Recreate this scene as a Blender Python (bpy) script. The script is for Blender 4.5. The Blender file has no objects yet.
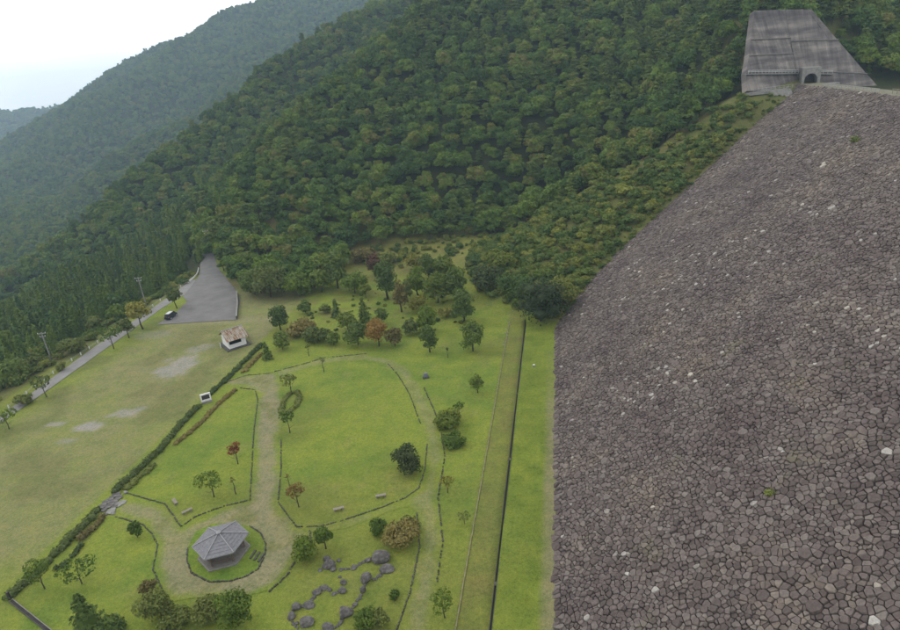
import bpy, bmesh, math, random
import numpy as np
from mathutils import Matrix, Vector

# ------------------------------------------------------------------ camera, sky, sun, exposure
scene = bpy.context.scene
col = scene.collection
CAM_H = 66.0
FPX = 619.0                                   # focal length in units of a 900 px wide picture
AX_R = np.array([0.9834376, 0.15595033, -0.09235793])
AX_D = np.array([-0.02607771, -0.38251967, -0.92357926])
AX_F = np.array([-0.17936121, 0.91069106, -0.3721174])
cam_data = bpy.data.cameras.new('camera')
cam_data.sensor_width = 36.0
cam_data.sensor_fit = 'HORIZONTAL'
cam_data.lens = FPX * 36.0 / 900.0
cam_data.clip_start = 0.5
cam_data.clip_end = 20000.0
cam = bpy.data.objects.new('camera', cam_data)
col.objects.link(cam)
cam.matrix_world = Matrix(((AX_R[0], -AX_D[0], -AX_F[0], 0.0), (AX_R[1], -AX_D[1], -AX_F[1], 0.0),
                           (AX_R[2], -AX_D[2], -AX_F[2], CAM_H), (0, 0, 0, 1)))
scene.camera = cam

SUN_ELEV, SUN_AZ = 42.0, -70.0                # degrees; azimuth clockwise from +Y
world = bpy.data.worlds.new('World')
scene.world = world
world.use_nodes = True
wn, wl = world.node_tree.nodes, world.node_tree.links
wn.clear()
w_out = wn.new('ShaderNodeOutputWorld')
w_bg = wn.new('ShaderNodeBackground')
w_sky = wn.new('ShaderNodeTexSky')
w_sky.sky_type = 'NISHITA'
w_sky.sun_disc = False
w_sky.sun_elevation = math.radians(SUN_ELEV)
w_sky.sun_rotation = math.radians(SUN_AZ)
w_sky.air_density = 1.0
w_sky.dust_density = 2.0
w_tc = wn.new('ShaderNodeTexCoord')
w_map = wn.new('ShaderNodeMapping')
w_map.inputs['Scale'].default_value = (1.2, 1.2, 3.5)
w_noise = wn.new('ShaderNodeTexNoise')
w_noise.inputs['Scale'].default_value = 1.6
w_noise.inputs['Detail'].default_value = 7.0
w_noise.inputs['Roughness'].default_value = 0.55
w_ramp = wn.new('ShaderNodeValToRGB')
w_ramp.color_ramp.elements[0].position = 0.30
w_ramp.color_ramp.elements[0].color = (0.62, 0.62, 0.62, 1)
w_ramp.color_ramp.elements[1].position = 0.56
w_ramp.color_ramp.elements[1].color = (1, 1, 1, 1)
w_mix = wn.new('ShaderNodeMix')
w_mix.data_type = 'RGBA'
w_mix.inputs[7].default_value = (19.5, 19.8, 20.0, 1)     # overcast cloud
wl.new(w_tc.outputs['Generated'], w_map.inputs['Vector'])
wl.new(w_map.outputs['Vector'], w_noise.inputs['Vector'])
wl.new(w_noise.outputs['Fac'], w_ramp.inputs['Fac'])
wl.new(w_ramp.outputs['Color'], w_mix.inputs[0])
wl.new(w_sky.outputs['Color'], w_mix.inputs[6])
wl.new(w_mix.outputs[2], w_bg.inputs['Color'])
w_bg.inputs['Strength'].default_value = 0.11
wl.new(w_bg.outputs['Background'], w_out.inputs['Surface'])

sun_data = bpy.data.lights.new('sun', 'SUN')
sun_data.energy = 1.2
sun_data.angle = math.radians(16)
sun_data.color = (1.0, 0.96, 0.9)
sun = bpy.data.objects.new('sun', sun_data)
col.objects.link(sun)
_e, _a = math.radians(SUN_ELEV), math.radians(SUN_AZ)
sun.rotation_euler = Vector((-math.sin(_a) * math.cos(_e), -math.cos(_a) * math.cos(_e), -math.sin(_e))).to_track_quat('-Z', 'Y').to_euler()
sun.location = (-60, 40, 120)

vs = scene.view_settings
vs.view_transform = 'Standard'
vs.look = 'None'
vs.exposure = -0.36
vs.gamma = 1.0
vs.use_curve_mapping = False
scene.cycles.max_bounces = 5
scene.cycles.diffuse_bounces = 2
scene.cycles.glossy_bounces = 2
scene.cycles.transmission_bounces = 2
scene.cycles.volume_bounces = 0
scene.cycles.use_denoising = True

# ------------------------------------------------------------------ helpers
CAM = np.array([0.0, 0.0, CAM_H])

def ray(px, py):
    v = AX_R * (px - 450.0) + AX_D * (py - 315.0) + AX_F * FPX
    return v / np.linalg.norm(v)

def G(px, py, z=0.0):
    """the point of the level z that the survey picture shows at (px, py)"""
    v = ray(px, py)
    return CAM + v * ((z - CAM_H) / v[2])

def Q(px, py, dist, drop=0.0):
    """the point at a horizontal distance along that line of sight"""
    v = ray(px, py)
    p = CAM + v * (dist / math.hypot(v[0], v[1]))
    return (p[0], p[1], p[2] - drop)

def proj(Pn):
    q = np.asarray(Pn, float) - CAM
    w = q @ AX_F
    ws = np.where(np.abs(w) < 1e-6, 1e-6, w)
    return 450 + FPX * (q @ AX_R) / ws, 315 + FPX * (q @ AX_D) / ws, w

def smooth(x):
    x = np.clip(x, 0, 1)
    return x * x * (3 - 2 * x)

_rs = np.random.RandomState(7)
_NT = _rs.rand(256, 256)

def vnoise(x, y):
    x = np.asarray(x, float); y = np.asarray(y, float)
    xi = np.floor(x).astype(int); yi = np.floor(y).astype(int)
    fx = smooth(x - xi); fy = smooth(y - yi)
    g = lambda i, j: _NT[i & 255, j & 255]
    return (g(xi, yi) * (1 - fx) + g(xi + 1, yi) * fx) * (1 - fy) + (g(xi, yi + 1) * (1 - fx) + g(xi + 1, yi + 1) * fx) * fy

def fbm(x, y, o=4):
    s = 0; a = .5; t = 0
    for i in range(o):
        s = s + a * vnoise(x * 2 ** i + 17.3 * i, y * 2 ** i + 5.1 * i); t += a; a *= .5
    return s / t

def seg_dist(X, Y, pts):
    """distance to a polyline"""
    d = np.full(np.shape(X), 1e9)
    for (ax, ay), (bx, by) in zip(pts[:-1], pts[1:]):
        vx, vy = bx - ax, by - ay
        t = np.clip(((X - ax) * vx + (Y - ay) * vy) / (vx * vx + vy * vy + 1e-9), 0, 1)
        d = np.minimum(d, np.hypot(X - ax - t * vx, Y - ay - t * vy))
    return d

def inside(X, Y, poly):
    c = np.zeros(np.shape(X), bool)
    n = len(poly)
    for i in range(n):
        x1, y1 = poly[i]; x2, y2 = poly[(i + 1) % n]
        if y1 == y2: continue
        k = ((y1 > Y) != (y2 > Y)) & (X < (x2 - x1) * (Y - y1) / (y2 - y1) + x1)
        c ^= k
    return c

def pxpoly(pts, z=0.0):
    return [tuple(G(a, b, z)[:2]) for a, b in pts]

def mesh_np(name, V, faces, smooth_shade=False):
    """faces: list of int arrays (n,k)"""
    me = bpy.data.meshes.new(name)
    V = np.asarray(V, np.float32)
    me.vertices.add(len(V)); me.vertices.foreach_set('co', V.ravel())
    if isinstance(faces, np.ndarray): faces = [faces]
    faces = [np.asarray(f, np.int32) for f in faces if len(f)]
    ks = np.concatenate([np.full(len(f), f.shape[1], np.int32) for f in faces])
    idx = np.concatenate([f.ravel() for f in faces])
    me.loops.add(len(idx)); me.loops.foreach_set('vertex_index', idx)
    me.polygons.add(len(ks))
    st = np.zeros(len(ks), np.int32); st[1:] = np.cumsum(ks)[:-1]
    me.polygons.foreach_set('loop_start', st)
    me.polygons.foreach_set('use_smooth', np.full(len(ks), smooth_shade, bool))
    me.update(calc_edges=True)
    me.validate()
    return me

def vattr(me, name, data, kind='FLOAT'):
    a = me.attributes.new(name, kind, 'POINT')
    a.data.foreach_set('color' if kind == 'FLOAT_COLOR' else 'value', np.asarray(data, np.float32).ravel())

class MB:
    """collects shapes into one mesh"""
    def __init__(self): self.v = []; self.f = []; self.smooth = False
    def add(self, V, F):
        n = len(self.v); self.v += [tuple(map(float, p)) for p in V]; self.f += [tuple(i + n for i in f) for f in F]; return self
    def box(self, c, s, rz=0.0, top=1.0):
        hx, hy, hz = s[0] / 2, s[1] / 2, s[2] / 2
        V = []
        for dz, k in ((-hz, 1), (hz, top)):
            for dx, dy in ((-hx, -hy), (hx, -hy), (hx, hy), (-hx, hy)):
                x, y = dx * k, dy * k
                V.append((c[0] + x * math.cos(rz) - y * math.sin(rz), c[1] + x * math.sin(rz) + y * math.cos(rz), c[2] + dz))
        return self.add(V, [(3, 2, 1, 0), (4, 5, 6, 7), (0, 1, 5, 4), (1, 2, 6, 5), (2, 3, 7, 6), (3, 0, 4, 7)])
    def tube(self, pts, rad, n=8, cap=True):
        P = [Vector(p) for p in pts]
        if not hasattr(rad, '__len__'): rad = [rad] * len(P)
        rings = []
        for i, p in enumerate(P):
            d = (P[min(i + 1, len(P) - 1)] - P[max(i - 1, 0)]).normalized()
            a = d.orthogonal().normalized() if abs(d.z) < .95 else Vector((1, 0, 0))
            a = (a - d * a.dot(d)).normalized(); b = d.cross(a)
            rings.append([p + (a * math.cos(2 * math.pi * k / n) + b * math.sin(2 * math.pi * k / n)) * rad[i] for k in range(n)])
        V = [q for r in rings for q in r]; F = []
        for i in range(len(P) - 1):
            for k in range(n):
                F.append((i * n + k, i * n + (k + 1) % n, (i + 1) * n + (k + 1) % n, (i + 1) * n + k))
        if cap:
            F.append(tuple(range(n))[::-1]); F.append(tuple((len(P) - 1) * n + k for k in range(n)))
        return self.add(V, F)
    def prism(self, poly, z0, z1):
        n = len(poly)
        V = [(x, y, z0) for x, y in poly] + [(x, y, z1) for x, y in poly]
        F = [tuple(range(n))[::-1], tuple(range(n, 2 * n))] + [(i, (i + 1) % n, n + (i + 1) % n, n + i) for i in range(n)]
        return self.add(V, F)
    def build(self, name, m, parent=None, fix=True):
        me = bpy.data.meshes.new(name)
        me.from_pydata(self.v, [], self.f)
        if fix:
            bm = bmesh.new(); bm.from_mesh(me); bmesh.ops.recalc_face_normals(bm, faces=bm.faces); bm.to_mesh(me); bm.free()
        me.update()
        if self.smooth:
            me.polygons.foreach_set('use_smooth', [True] * len(me.polygons))
        return link(name, me, m, parent)

def link(name, me, m=None, parent=None):
    o = bpy.data.objects.new(name, me)
    if m is not None and me is not None and not me.materials: me.materials.append(m)
    col.objects.link(o)
    if parent is not None: o.parent = parent
    return o

def tag(o, label, cat, group=None):
    o['label'] = label; o['category'] = cat
    if group: o['group'] = group
    return o

def thing(name, label, cat, loc=(0, 0, 0), rz=0.0, group=None):
    o = bpy.data.objects.new(name, None)
    o.empty_display_size = 0.3
    col.objects.link(o)
    o.location = [float(c) for c in loc]; o.rotation_euler = (0, 0, rz)
    return tag(o, label, cat, group)

def struct(o, kind='structure'):
    o['kind'] = kind
    return o

# ------------------------------------------------------------------ materials
ALB = 0.72                                    # all base colours are given against this scale
def alb(stops): return [(p, tuple(ALB * x for x in c[:3])) for p, c in stops]
def nodes_of(name):
    m = bpy.data.materials.new(name); m.use_nodes = True
    nt = m.node_tree; nt.nodes.clear()
    out = nt.nodes.new('ShaderNodeOutputMaterial'); b = nt.nodes.new('ShaderNodeBsdfPrincipled')
    b.inputs['Roughness'].default_value = 0.85
    b.inputs['Specular IOR Level'].default_value = 0.25
    nt.links.new(b.outputs['BSDF'], out.inputs['Surface'])
    return m, nt, b

def N(nt, kind, **kw):
    n = nt.nodes.new(kind)
    for k, v in kw.items():
        if k in n.inputs: n.inputs[k].default_value = v
        else: setattr(n, k, v)
    return n

def ramp(nt, fac, stops, interp='LINEAR'):
    r = nt.nodes.new('ShaderNodeValToRGB'); r.color_ramp.interpolation = interp
    e = r.color_ramp.elements
    while len(e) < len(stops): e.new(0.5)
    for el, (p, c) in zip(e, stops):
        el.position = p; el.color = (*c, 1) if len(c) == 3 else c
    nt.links.new(fac, r.inputs['Fac'])
    return r.outputs['Color']

def mixc(nt, a, b, fac, mode='MIX'):
    m = nt.nodes.new('ShaderNodeMix'); m.data_type = 'RGBA'; m.blend_type = mode
    for s, v in ((0, fac), (6, a), (7, b)):
        if hasattr(v, 'links'): nt.links.new(v, m.inputs[s])
        elif s == 0: m.inputs[0].default_value = v
        else: m.inputs[s].default_value = (*v, 1)
    return m.outputs[2]

def noise_mat(name, c0, c1, scale=3.0, detail=6, rough=0.85, bump=0.3, bump_scale=None, coords='Object', c2=None, stretch=None, spec=0.25):
    m, nt, b = nodes_of(name)
    tc = N(nt, 'ShaderNodeTexCoord'); src = tc.outputs[coords]
    if stretch:
        mp = N(nt, 'ShaderNodeMapping'); mp.inputs['Scale'].default_value = stretch
        nt.links.new(src, mp.inputs['Vector']); src = mp.outputs['Vector']
    n1 = N(nt, 'ShaderNodeTexNoise', Scale=scale, Detail=detail, Roughness=0.62); nt.links.new(src, n1.inputs['Vector'])
    stops = [(0.32, c0), (0.68, c1)] if c2 is None else [(0.28, c0), (0.5, c1), (0.74, c2)]
    c = ramp(nt, n1.outputs['Fac'], alb(stops))
    nt.links.new(c, b.inputs['Base Color'])
    b.inputs['Roughness'].default_value = rough
    b.inputs['Specular IOR Level'].default_value = spec
    if bump:
        n2 = N(nt, 'ShaderNodeTexNoise', Scale=bump_scale or scale * 4, Detail=5); nt.links.new(src, n2.inputs['Vector'])
        bp = N(nt, 'ShaderNodeBump', Strength=bump, Distance=0.05); nt.links.new(n2.outputs['Fac'], bp.inputs['Height'])
        nt.links.new(bp.outputs['Normal'], b.inputs['Normal'])
    return m

def leaf_mat(name, stops, vary=0.5):
    """leaf colour picked by the tree's own random number and, within a crown, by the leaf clump"""
    m, nt, b = nodes_of(name)
    oi = N(nt, 'ShaderNodeObjectInfo')
    at = N(nt, 'ShaderNodeAttribute', attribute_name='tone')
    mr = N(nt, 'ShaderNodeMapRange')
    mr.inputs['From Min'].default_value = 0; mr.inputs['From Max'].default_value = 1
    mr.inputs['To Min'].default_value = -vary / 2; mr.inputs['To Max'].default_value = vary / 2
    nt.links.new(at.outputs['Fac'], mr.inputs['Value'])
    ad = N(nt, 'ShaderNodeMath', operation='ADD', use_clamp=True)
    nt.links.new(oi.outputs['Random'], ad.inputs[0]); nt.links.new(mr.outputs['Result'], ad.inputs[1])
    c = ramp(nt, ad.outputs[0], alb(stops))
    nt.links.new(c, b.inputs['Base Color'])
    b.inputs['Roughness'].default_value = 0.7
    b.inputs['Specular IOR Level'].default_value = 0.2
    # thin leaves let some light through
    tr = N(nt, 'ShaderNodeBsdfTranslucent'); nt.links.new(c, tr.inputs['Color'])
    mx = N(nt, 'ShaderNodeMixShader'); mx.inputs['Fac'].default_value = 0.22
    nt.links.new(b.outputs['BSDF'], mx.inputs[1]); nt.links.new(tr.outputs['BSDF'], mx.inputs[2])
    out = [n for n in nt.nodes if n.type == 'OUTPUT_MATERIAL'][0]
    nt.links.new(mx.outputs['Shader'], out.inputs['Surface'])
    return m

M = {}
M['bark'] = noise_mat('bark', (.05, .04, .03), (.12, .10, .08), 6, bump=0.6)
M['pale_wood'] = noise_mat('pale_wood', (.22, .19, .14), (.36, .32, .26), 5)
M['concrete'] = noise_mat('concrete', (.20, .19, .17), (.33, .32, .30), 1.2, bump=0.2)
M['dark_concrete'] = noise_mat('dark_concrete', (.05, .05, .045), (.11, .105, .095), 1.5)
M['white_paint'] = noise_mat('white_paint', (.75, .74, .71), (1.0, .99, .97), 2.0, bump=0.05, rough=0.5)
M['grey_metal'] = noise_mat('grey_metal', (.28, .28, .28), (.42, .42, .41), 4.0, bump=0.05, rough=0.45)
M['boulder'] = noise_mat('boulder', (.065, .058, .055), (.125, .115, .108), 1.5, bump=0.9, bump_scale=5, c2=(.27, .25, .235))
M['edging'] = noise_mat('edging', (.045, .044, .034), (.13, .125, .10), 1.6, bump=0.5)
M['tint'] = None

# leaf palettes
F = dict(
    forest=leaf_mat('forest_leaves', [(0.0, (.055, .109, .021)), (.22, (.073, .135, .021)), (.45, (.105, .180, .025)), (.68, (.142, .224, .026)), (.86, (.181, .259, .033)), (.97, (.191, .210, .036)), (1, (.199, .190, .041))], .55),
    pine=leaf_mat('pine_needles', [(0, (.083, .134, .027)), (.5, (.125, .182, .032)), (1, (.195, .246, .037))], .7),
    conifer=leaf_mat('conifer_needles', [(0, (.081, .150, .028)), (.5, (.120, .195, .030)), (1, (.186, .261, .034))], .6),
    dark=leaf_mat('dark_leaves', [(0, (.090, .142, .029)), (1, (.186, .248, .038))], .8),
    green=leaf_mat('green_leaves', [(0, (.085, .144, .019)), (1, (.161, .227, .024))], .8),
    lime=leaf_mat('lime_leaves', [(0, (.120, .170, .022)), (1, (.190, .230, .030))], .8),
    yellow=leaf_mat('yellow_leaves', [(0, (.203, .205, .034)), (1, (.333, .308, .052))], .8),
    orange=leaf_mat('orange_leaves', [(0, (.208, .132, .033)), (1, (.384, .232, .058))], .8),
    red=leaf_mat('red_leaves', [(0, (.195, .058, .024)), (1, (.330, .111, .042))], .8),
    maroon=leaf_mat('maroon_leaves', [(0, (.112, .061, .035)), (1, (.194, .095, .051))], .8),
    olive=leaf_mat('olive_leaves', [(0, (.108, .144, .031)), (1, (.199, .226, .048))], .8),
    brown=leaf_mat('brown_leaves', [(0, (.159, .134, .040)), (1, (.285, .237, .066))], .8),
    hedge=leaf_mat('hedge_leaves', [(0, (.085, .125, .035)), (1, (.15, .19, .05))], .8),
    deep=leaf_mat('deep_green_leaves', [(0, (.044, .066, .024)), (1, (.085, .112, .034))], .8),
    shrub=leaf_mat('slope_shrub_leaves', [(0, (.075, .136, .027)), (.4, (.137, .199, .034)), (.75, (.209, .237, .047)), (1, (.283, .303, .049))], .45),
)
# ------------------------------------------------------------------ terrain heights
def tps_fit(C, lam=2.0):
    C = np.array(C, float); n = len(C)
    d = np.hypot(C[:, None, 0] - C[None, :, 0], C[:, None, 1] - C[None, :, 1])
    K = np.where(d > 0, d * d * np.log(d + 1e-9), 0) + lam * np.eye(n)
    Pm = np.c_[np.ones(n), C[:, :2]]
    A = np.zeros((n + 3, n + 3)); A[:n, :n] = K; A[:n, n:] = Pm; A[n:, :n] = Pm.T
    w = np.linalg.solve(A, np.r_[C[:, 2], 0, 0, 0])
    return C[:, :2].copy(), w

def tps_eval(fit, X, Y):
    C, w = fit
    shp = np.shape(X); X = np.ravel(X); Y = np.ravel(Y)
    out = np.empty(len(X))
    for s in range(0, len(X), 40000):
        x = X[s:s + 40000]; y = Y[s:s + 40000]
        d2 = (x[:, None] - C[None, :, 0]) ** 2 + (y[:, None] - C[None, :, 1]) ** 2
        out[s:s + 40000] = (0.5 * d2 * np.log(d2 + 1e-9)) @ w[:-3] + w[-3] + w[-2] * x + w[-1] * y
    return out.reshape(shp)

TOE_X, CREST_X, CREST_Z = -1.8, 84.6, 48.0
DAM_S = CREST_Z / (CREST_X - TOE_X)
def dam_z(x): return (x - TOE_X) * DAM_S
TREE = 8.0
hill_pts = [(-2, 153, 0), (3.4, 163, 3), (17, 183, 10.6), (37, 203, 21.7), (68, 236, 39), (85, 250, 47.5),
            (-14, 160, 0), (-38, 184, -.3), (-72, 189, -.5), (-102, 186, -.5), (-125, 206, -.5), (-146, 226, -1),
            (-188, 280, -8), (64, 240, 45.0), (72, 244, 46.0), (79, 248, 46.6), (66, 250, 46.8), (88, 262, 50), (112, 266, 47),
            (78, 292, 78), (104, 296, 79), (140, 270, 50), (180, 270, 48),
            (-150, 200, -30), (-60, 150, -22), (-20, 140, -14)]
hill_px = [(215, 205, 300), (255, 160, 318), (300, 105, 345), (350, 55, 375), (420, 0, 415), (480, -40, 450),
           (300, 200, 268), (300, 250, 240), (360, 160, 290), (360, 100, 335), (420, 200, 258), (420, 120, 306), (420, 60, 352),
           (500, 195, 262), (500, 140, 282), (500, 70, 325), (500, 0, 380), (560, 180, 258), (560, 110, 292), (560, 40, 342),
           (620, 150, 252), (620, 80, 297), (620, 10, 352), (690, 90, 272), (690, 30, 318), (735, 60, 276), (735, 0, 330),
           (850, 30, 300), (880, 0, 345), (900, 45, 300), (940, 40, 310), (960, -40, 420), (800, -60, 420), (600, -40, 480)]
hill_back = [(-175, 400, 5), (-150, 460, 20), (-100, 520, 60), (0, 580, 120), (120, 560, 145), (250, 480, 110), (260, 350, 70), (-230, 360, 0)]
def bench_pts():
    o = []
    for a, b, d in ((352, 252, 246), (420, 246, 240), (470, 240, 240), (500, 237, 236), (560, 206, 232), (620, 172, 225), (700, 118, 250)):
        o.append(Q(a, b, d))
    return o
HILL_A = tps_fit(hill_pts + bench_pts() + [Q(a, b, d, TREE) for a, b, d in hill_px] + hill_back, 4.0)

def ridge(pts):
    P = np.array(pts, float)
    def f(X, Y, s, s_left=None):
        best = np.full(np.shape(X), -1e9)
        for a, b in zip(P[:-1], P[1:]):
            v = b[:2] - a[:2]
            t = np.clip(((X - a[0]) * v[0] + (Y - a[1]) * v[1]) / (v @ v), 0, 1)
            d = np.hypot(X - a[0] - t * v[0], Y - a[1] - t * v[1])
            sl = s if s_left is None else np.where(v[0] * (Y - a[1]) - v[1] * (X - a[0]) < 0, s_left, s)
            best = np.maximum(best, a[2] + t * (b[2] - a[2]) - sl * d)
        return best
    return f
R_B = ridge([Q(430, -30, 680, 9), Q(340, 0, 610, 9), Q(300, 28, 580, 9), Q(275, 45, 565, 9), Q(252, 66, 550, 9), Q(238, 98, 520, 9), Q(219, 150, 480, 9), Q(207, 190, 440, 9), Q(196, 228, 400, 9)])
R_C = ridge([Q(450, -22, 1440, 9), Q(340, -22, 1536, 9), Q(230, 0, 1632, 9), Q(178, 37, 1696, 9), Q(145, 47, 1744, 9), Q(100, 75, 1824, 9), Q(70, 103, 1888, 9), Q(35, 124, 1984, 9), Q(0, 146, 2080, 9), Q(-90, 205, 2272, 9)])
R_C2 = ridge([Q(150, 70, 1500, 8), Q(112, 112, 1350, 8), Q(62, 168, 1200, 8), Q(20, 214, 1050, 8), Q(-30, 262, 900, 8)])
R_C3 = ridge([Q(250, 60, 1215, 8), Q(190, 120, 1026, 8), Q(150, 180, 864, 8), Q(110, 215, 756, 8)])
R_D = ridge([Q(-400, 130, 2815, 8), Q(-120, 119, 2815, 8), Q(0, 109.5, 2815, 8), Q(50, 107, 2876, 8), Q(130, 96, 2998, 8)])

def height(X, Y):
    X = np.asarray(X, float); Y = np.asarray(Y, float)
    # terrace with the park, falling away to the valley on the left of the road
    edge = -138.5 - 8 * smooth((Y - 205) / 40) + 8 * smooth((130 - Y) / 60)
    base = -16.0 * smooth((edge - X) / 40) - 85 * smooth((edge - 45 - X) / 300) + 1.2 * (fbm(X / 23., Y / 23.) - .5) * smooth((edge - X) / 20)
    far = np.hypot(X, Y)
    wob = (fbm(X / 60., Y / 60.) - .5) * 2
    zA = tps_eval(HILL_A, np.clip(X, -260, 300), np.clip(Y, 120, 600)) + wob * 3.5 * smooth((Y - 200) / 70) * smooth((60 - X) / 20 + (Y - 280) / 30)
    rough = wob * 16 + (fbm(X / 25. + 9, Y / 25.) - .5) * 10
    zB = R_B(X, Y, 0.55, 1.3) + rough * .7
    zC = np.maximum(np.maximum(R_C(X, Y, 0.52), R_C2(X, Y, 0.45)), R_C3(X, Y, .5)) + (rough * 1.3 + (fbm(X / 170., Y / 170.) - .5) * 60) * smooth((far - 450) / 300)
    zD = R_D(X, Y, 0.35) + rough
    ridges = np.maximum(np.maximum(zB, zC), zD)
    hillA = np.where((Y > 148) & (X > -240), zA, -60)
    z = np.maximum(base, np.maximum(hillA, ridges))
    # soften the foot of the hill on the park side
    k = 1.5
    d = np.abs(hillA - base)
    z = np.where((d < k) & (ridges < base), z + (k - d) ** 2 / (4 * k), z)
    return z

def H1(x, y): return float(height(np.array([x]), np.array([y]))[0])

# ------------------------------------------------------------------ colours of the open ground
PX = lambda *p: pxpoly(p)
PLAZA = PX((111, 500), (140, 499), (165, 507), (181, 529), (222, 509), (250, 502), (254, 440), (258, 395), (243, 387), (220, 386), (222, 381), (245, 376), (278, 372), (284, 400), (281, 440), (281, 470), (278, 502), (297, 529), (312, 531), (296, 560), (272, 590), (236, 600), (205, 597), (172, 602), (163, 590), (153, 570), (158, 545), (143, 525), (113, 516))
LOOP_OUT = PX((268, 374), (290, 367), (325, 357), (345, 355), (366, 354), (388, 358), (408, 368), (425, 392), (440, 425), (444, 457), (438, 497), (443, 543), (437, 583), (430, 640), (395, 640), (410, 593), (420, 547), (417, 513), (408, 505), (345, 529), (312, 533), (297, 528), (320, 527), (345, 520), (380, 508), (405, 498), (419, 488), (425, 470), (426, 445), (420, 425), (409, 395), (397, 375), (386, 366), (366, 361), (345, 362), (325, 364), (292, 374), (275, 380))
ISLAND = PX((188, 548), (187, 560), (192, 574), (210, 583), (230, 582), (246, 577), (258, 570), (265, 556), (266, 545), (261, 534), (250, 527), (235, 524), (212, 524), (196, 532))
STRIP_A, STRIP_B = -14.4, -10.0

BARE = [((180, 366), 7.5, 8.0, .9), ((90, 427), 5.0, 2.4, 1.0), ((127, 413), 6.0, 2.6, .85), ((56, 424), 3.2, 1.4, .8), ((66, 441), 2.5, 1.2, .5), ((200, 348), 5, 3, .5), ((150, 335), 9, 4, .35)]
def ground_tint(X, Y, path=None):
    n1 = fbm(X / 9., Y / 9.); n2 = fbm(X / 3. + 40, Y / 3.); n3 = fbm(X / 26. + 3, Y / 26. + 9); n4 = fbm(X / 1.1, Y / 1.1 + 20, 2)
    lawn = np.array([.200, .248, .038]); green = np.array([.148, .208, .034]); dry = np.array([.225, .215, .075]); olive = np.array([.165, .178, .042]); brown = np.array([.150, .120, .050])
    def mix(a, b, t): return a * (1 - t[..., None]) + b * t[..., None]
    one = np.ones(np.shape(X) + (3,))
    c = mix(one * lawn, one * green, smooth((n1 - .48) / .22) * .85)
    c = mix(c, one * olive, smooth((n3 - .55) / .2) * .6)
    c = mix(c, one * dry, smooth((n2 - .6) / .2) * .35)
    # sports field: worn, straw coloured
    fl = smooth((-82.3 - X) / 1.2)
    fe = smooth((X + 131 - 5 * n1) / 12) * smooth((Y - 50 - 10 * n1) / 14)
    worn = fl * np.clip(fe * (.72 + .9 * (n3 - .5) + .5 * (n2 - .5)), 0, 1)
    c = mix(c, one * np.array([.225, .220, .098]), worn)
    c = mix(c, one * np.array([.150, .150, .055]), fl * smooth((n1 - .5) / .2) * .5)
    nz = (n2 - .5) * 1.3 + (n4 - .5) * .5
    for (px, py), a, b, s in BARE:
        g = G(px, py)
        r = np.hypot((X - g[0]) / (a * .82), (Y - g[1]) / (b * .82))
        c = mix(c, one * np.array([.30, .285, .245]), fl * s * smooth((1.15 - r + nz) / .5))
    # dusty grass by the car park
    c = mix(c, one * np.array([.27, .245, .15]), fl * .55 * smooth(1 - np.abs(Y - 160 - n2 * 3) / 3.5) * smooth((X + 123) / 4))
    # drier strip between kerb and drain, greener strip at the toe
    st = ((X > STRIP_A) & (X < STRIP_B)).astype(float)
    c = mix(c, one * np.array([.160, .148, .050]), st * (.5 + .8 * (n2 - .5)))
    tg = (X >= STRIP_B).astype(float)
    c = mix(c, one * np.array([.150, .190, .026]), tg * .45)
    c = mix(c, one * np.array([.120, .165, .022]), tg * smooth((n2 - .45) / .15) * .6)
    gv = smooth((X + 4.9 - n2 * 1.2) / 1.2) * smooth((125 - Y + n1 * 30) / 40)
    c = mix(c, one * np.array([.235, .205, .125]), gv * .75)
    # hillside: banks with dry grass, forest floor behind
    up = smooth((Y - 186 + n1 * 16 - 10) / 14) * smooth((X + 128) / 6)
    c = mix(c, one * np.array([.165, .135, .048]), up * (.55 + .5 * (n2 - .5)))
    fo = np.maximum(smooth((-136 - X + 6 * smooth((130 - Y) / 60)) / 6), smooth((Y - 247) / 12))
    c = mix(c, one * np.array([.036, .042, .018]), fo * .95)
    bankl = smooth((-136 - X + 6 * smooth((130 - Y) / 60)) / 2) * smooth((X + 146) / 5) * smooth((212 - Y) / 10)
    c = mix(c, one * np.array([.15, .15, .05]), bankl * .7)
    sl = smooth((Y - X - 152) / 4) * smooth((X + 9) / 6) * smooth((Y - 151) / 4) * smooth((X + 222 - Y) / 12)
    c = mix(c, one * np.array([.120, .128, .042]), sl * (.85 + .5 * (n2 - .5)))
    c = mix(c, one * np.array([.170, .150, .045]), sl * smooth((n1 - .52) / .14) * .6)
    grove = smooth(1.2 - np.hypot((X + 62) / 38, (Y - 172) / 22)) * smooth((n2 - .42) / .2)
    c = mix(c, one * np.array([.165, .140, .055]), grove * .55)
    if path is not None:
        t = smooth((path - .15 + (n2 - .5) * 2.4 + (n4 - .5) * .8) / 1.5)
        c = mix(c, one * np.array([.255, .232, .140]) , t * (.82 + .5 * (n1 - .5)))
        c = mix(c, one * np.array([.150, .165, .045]), t * smooth((n2 - .56) / .14) * .65)
    return c * ALB

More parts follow.
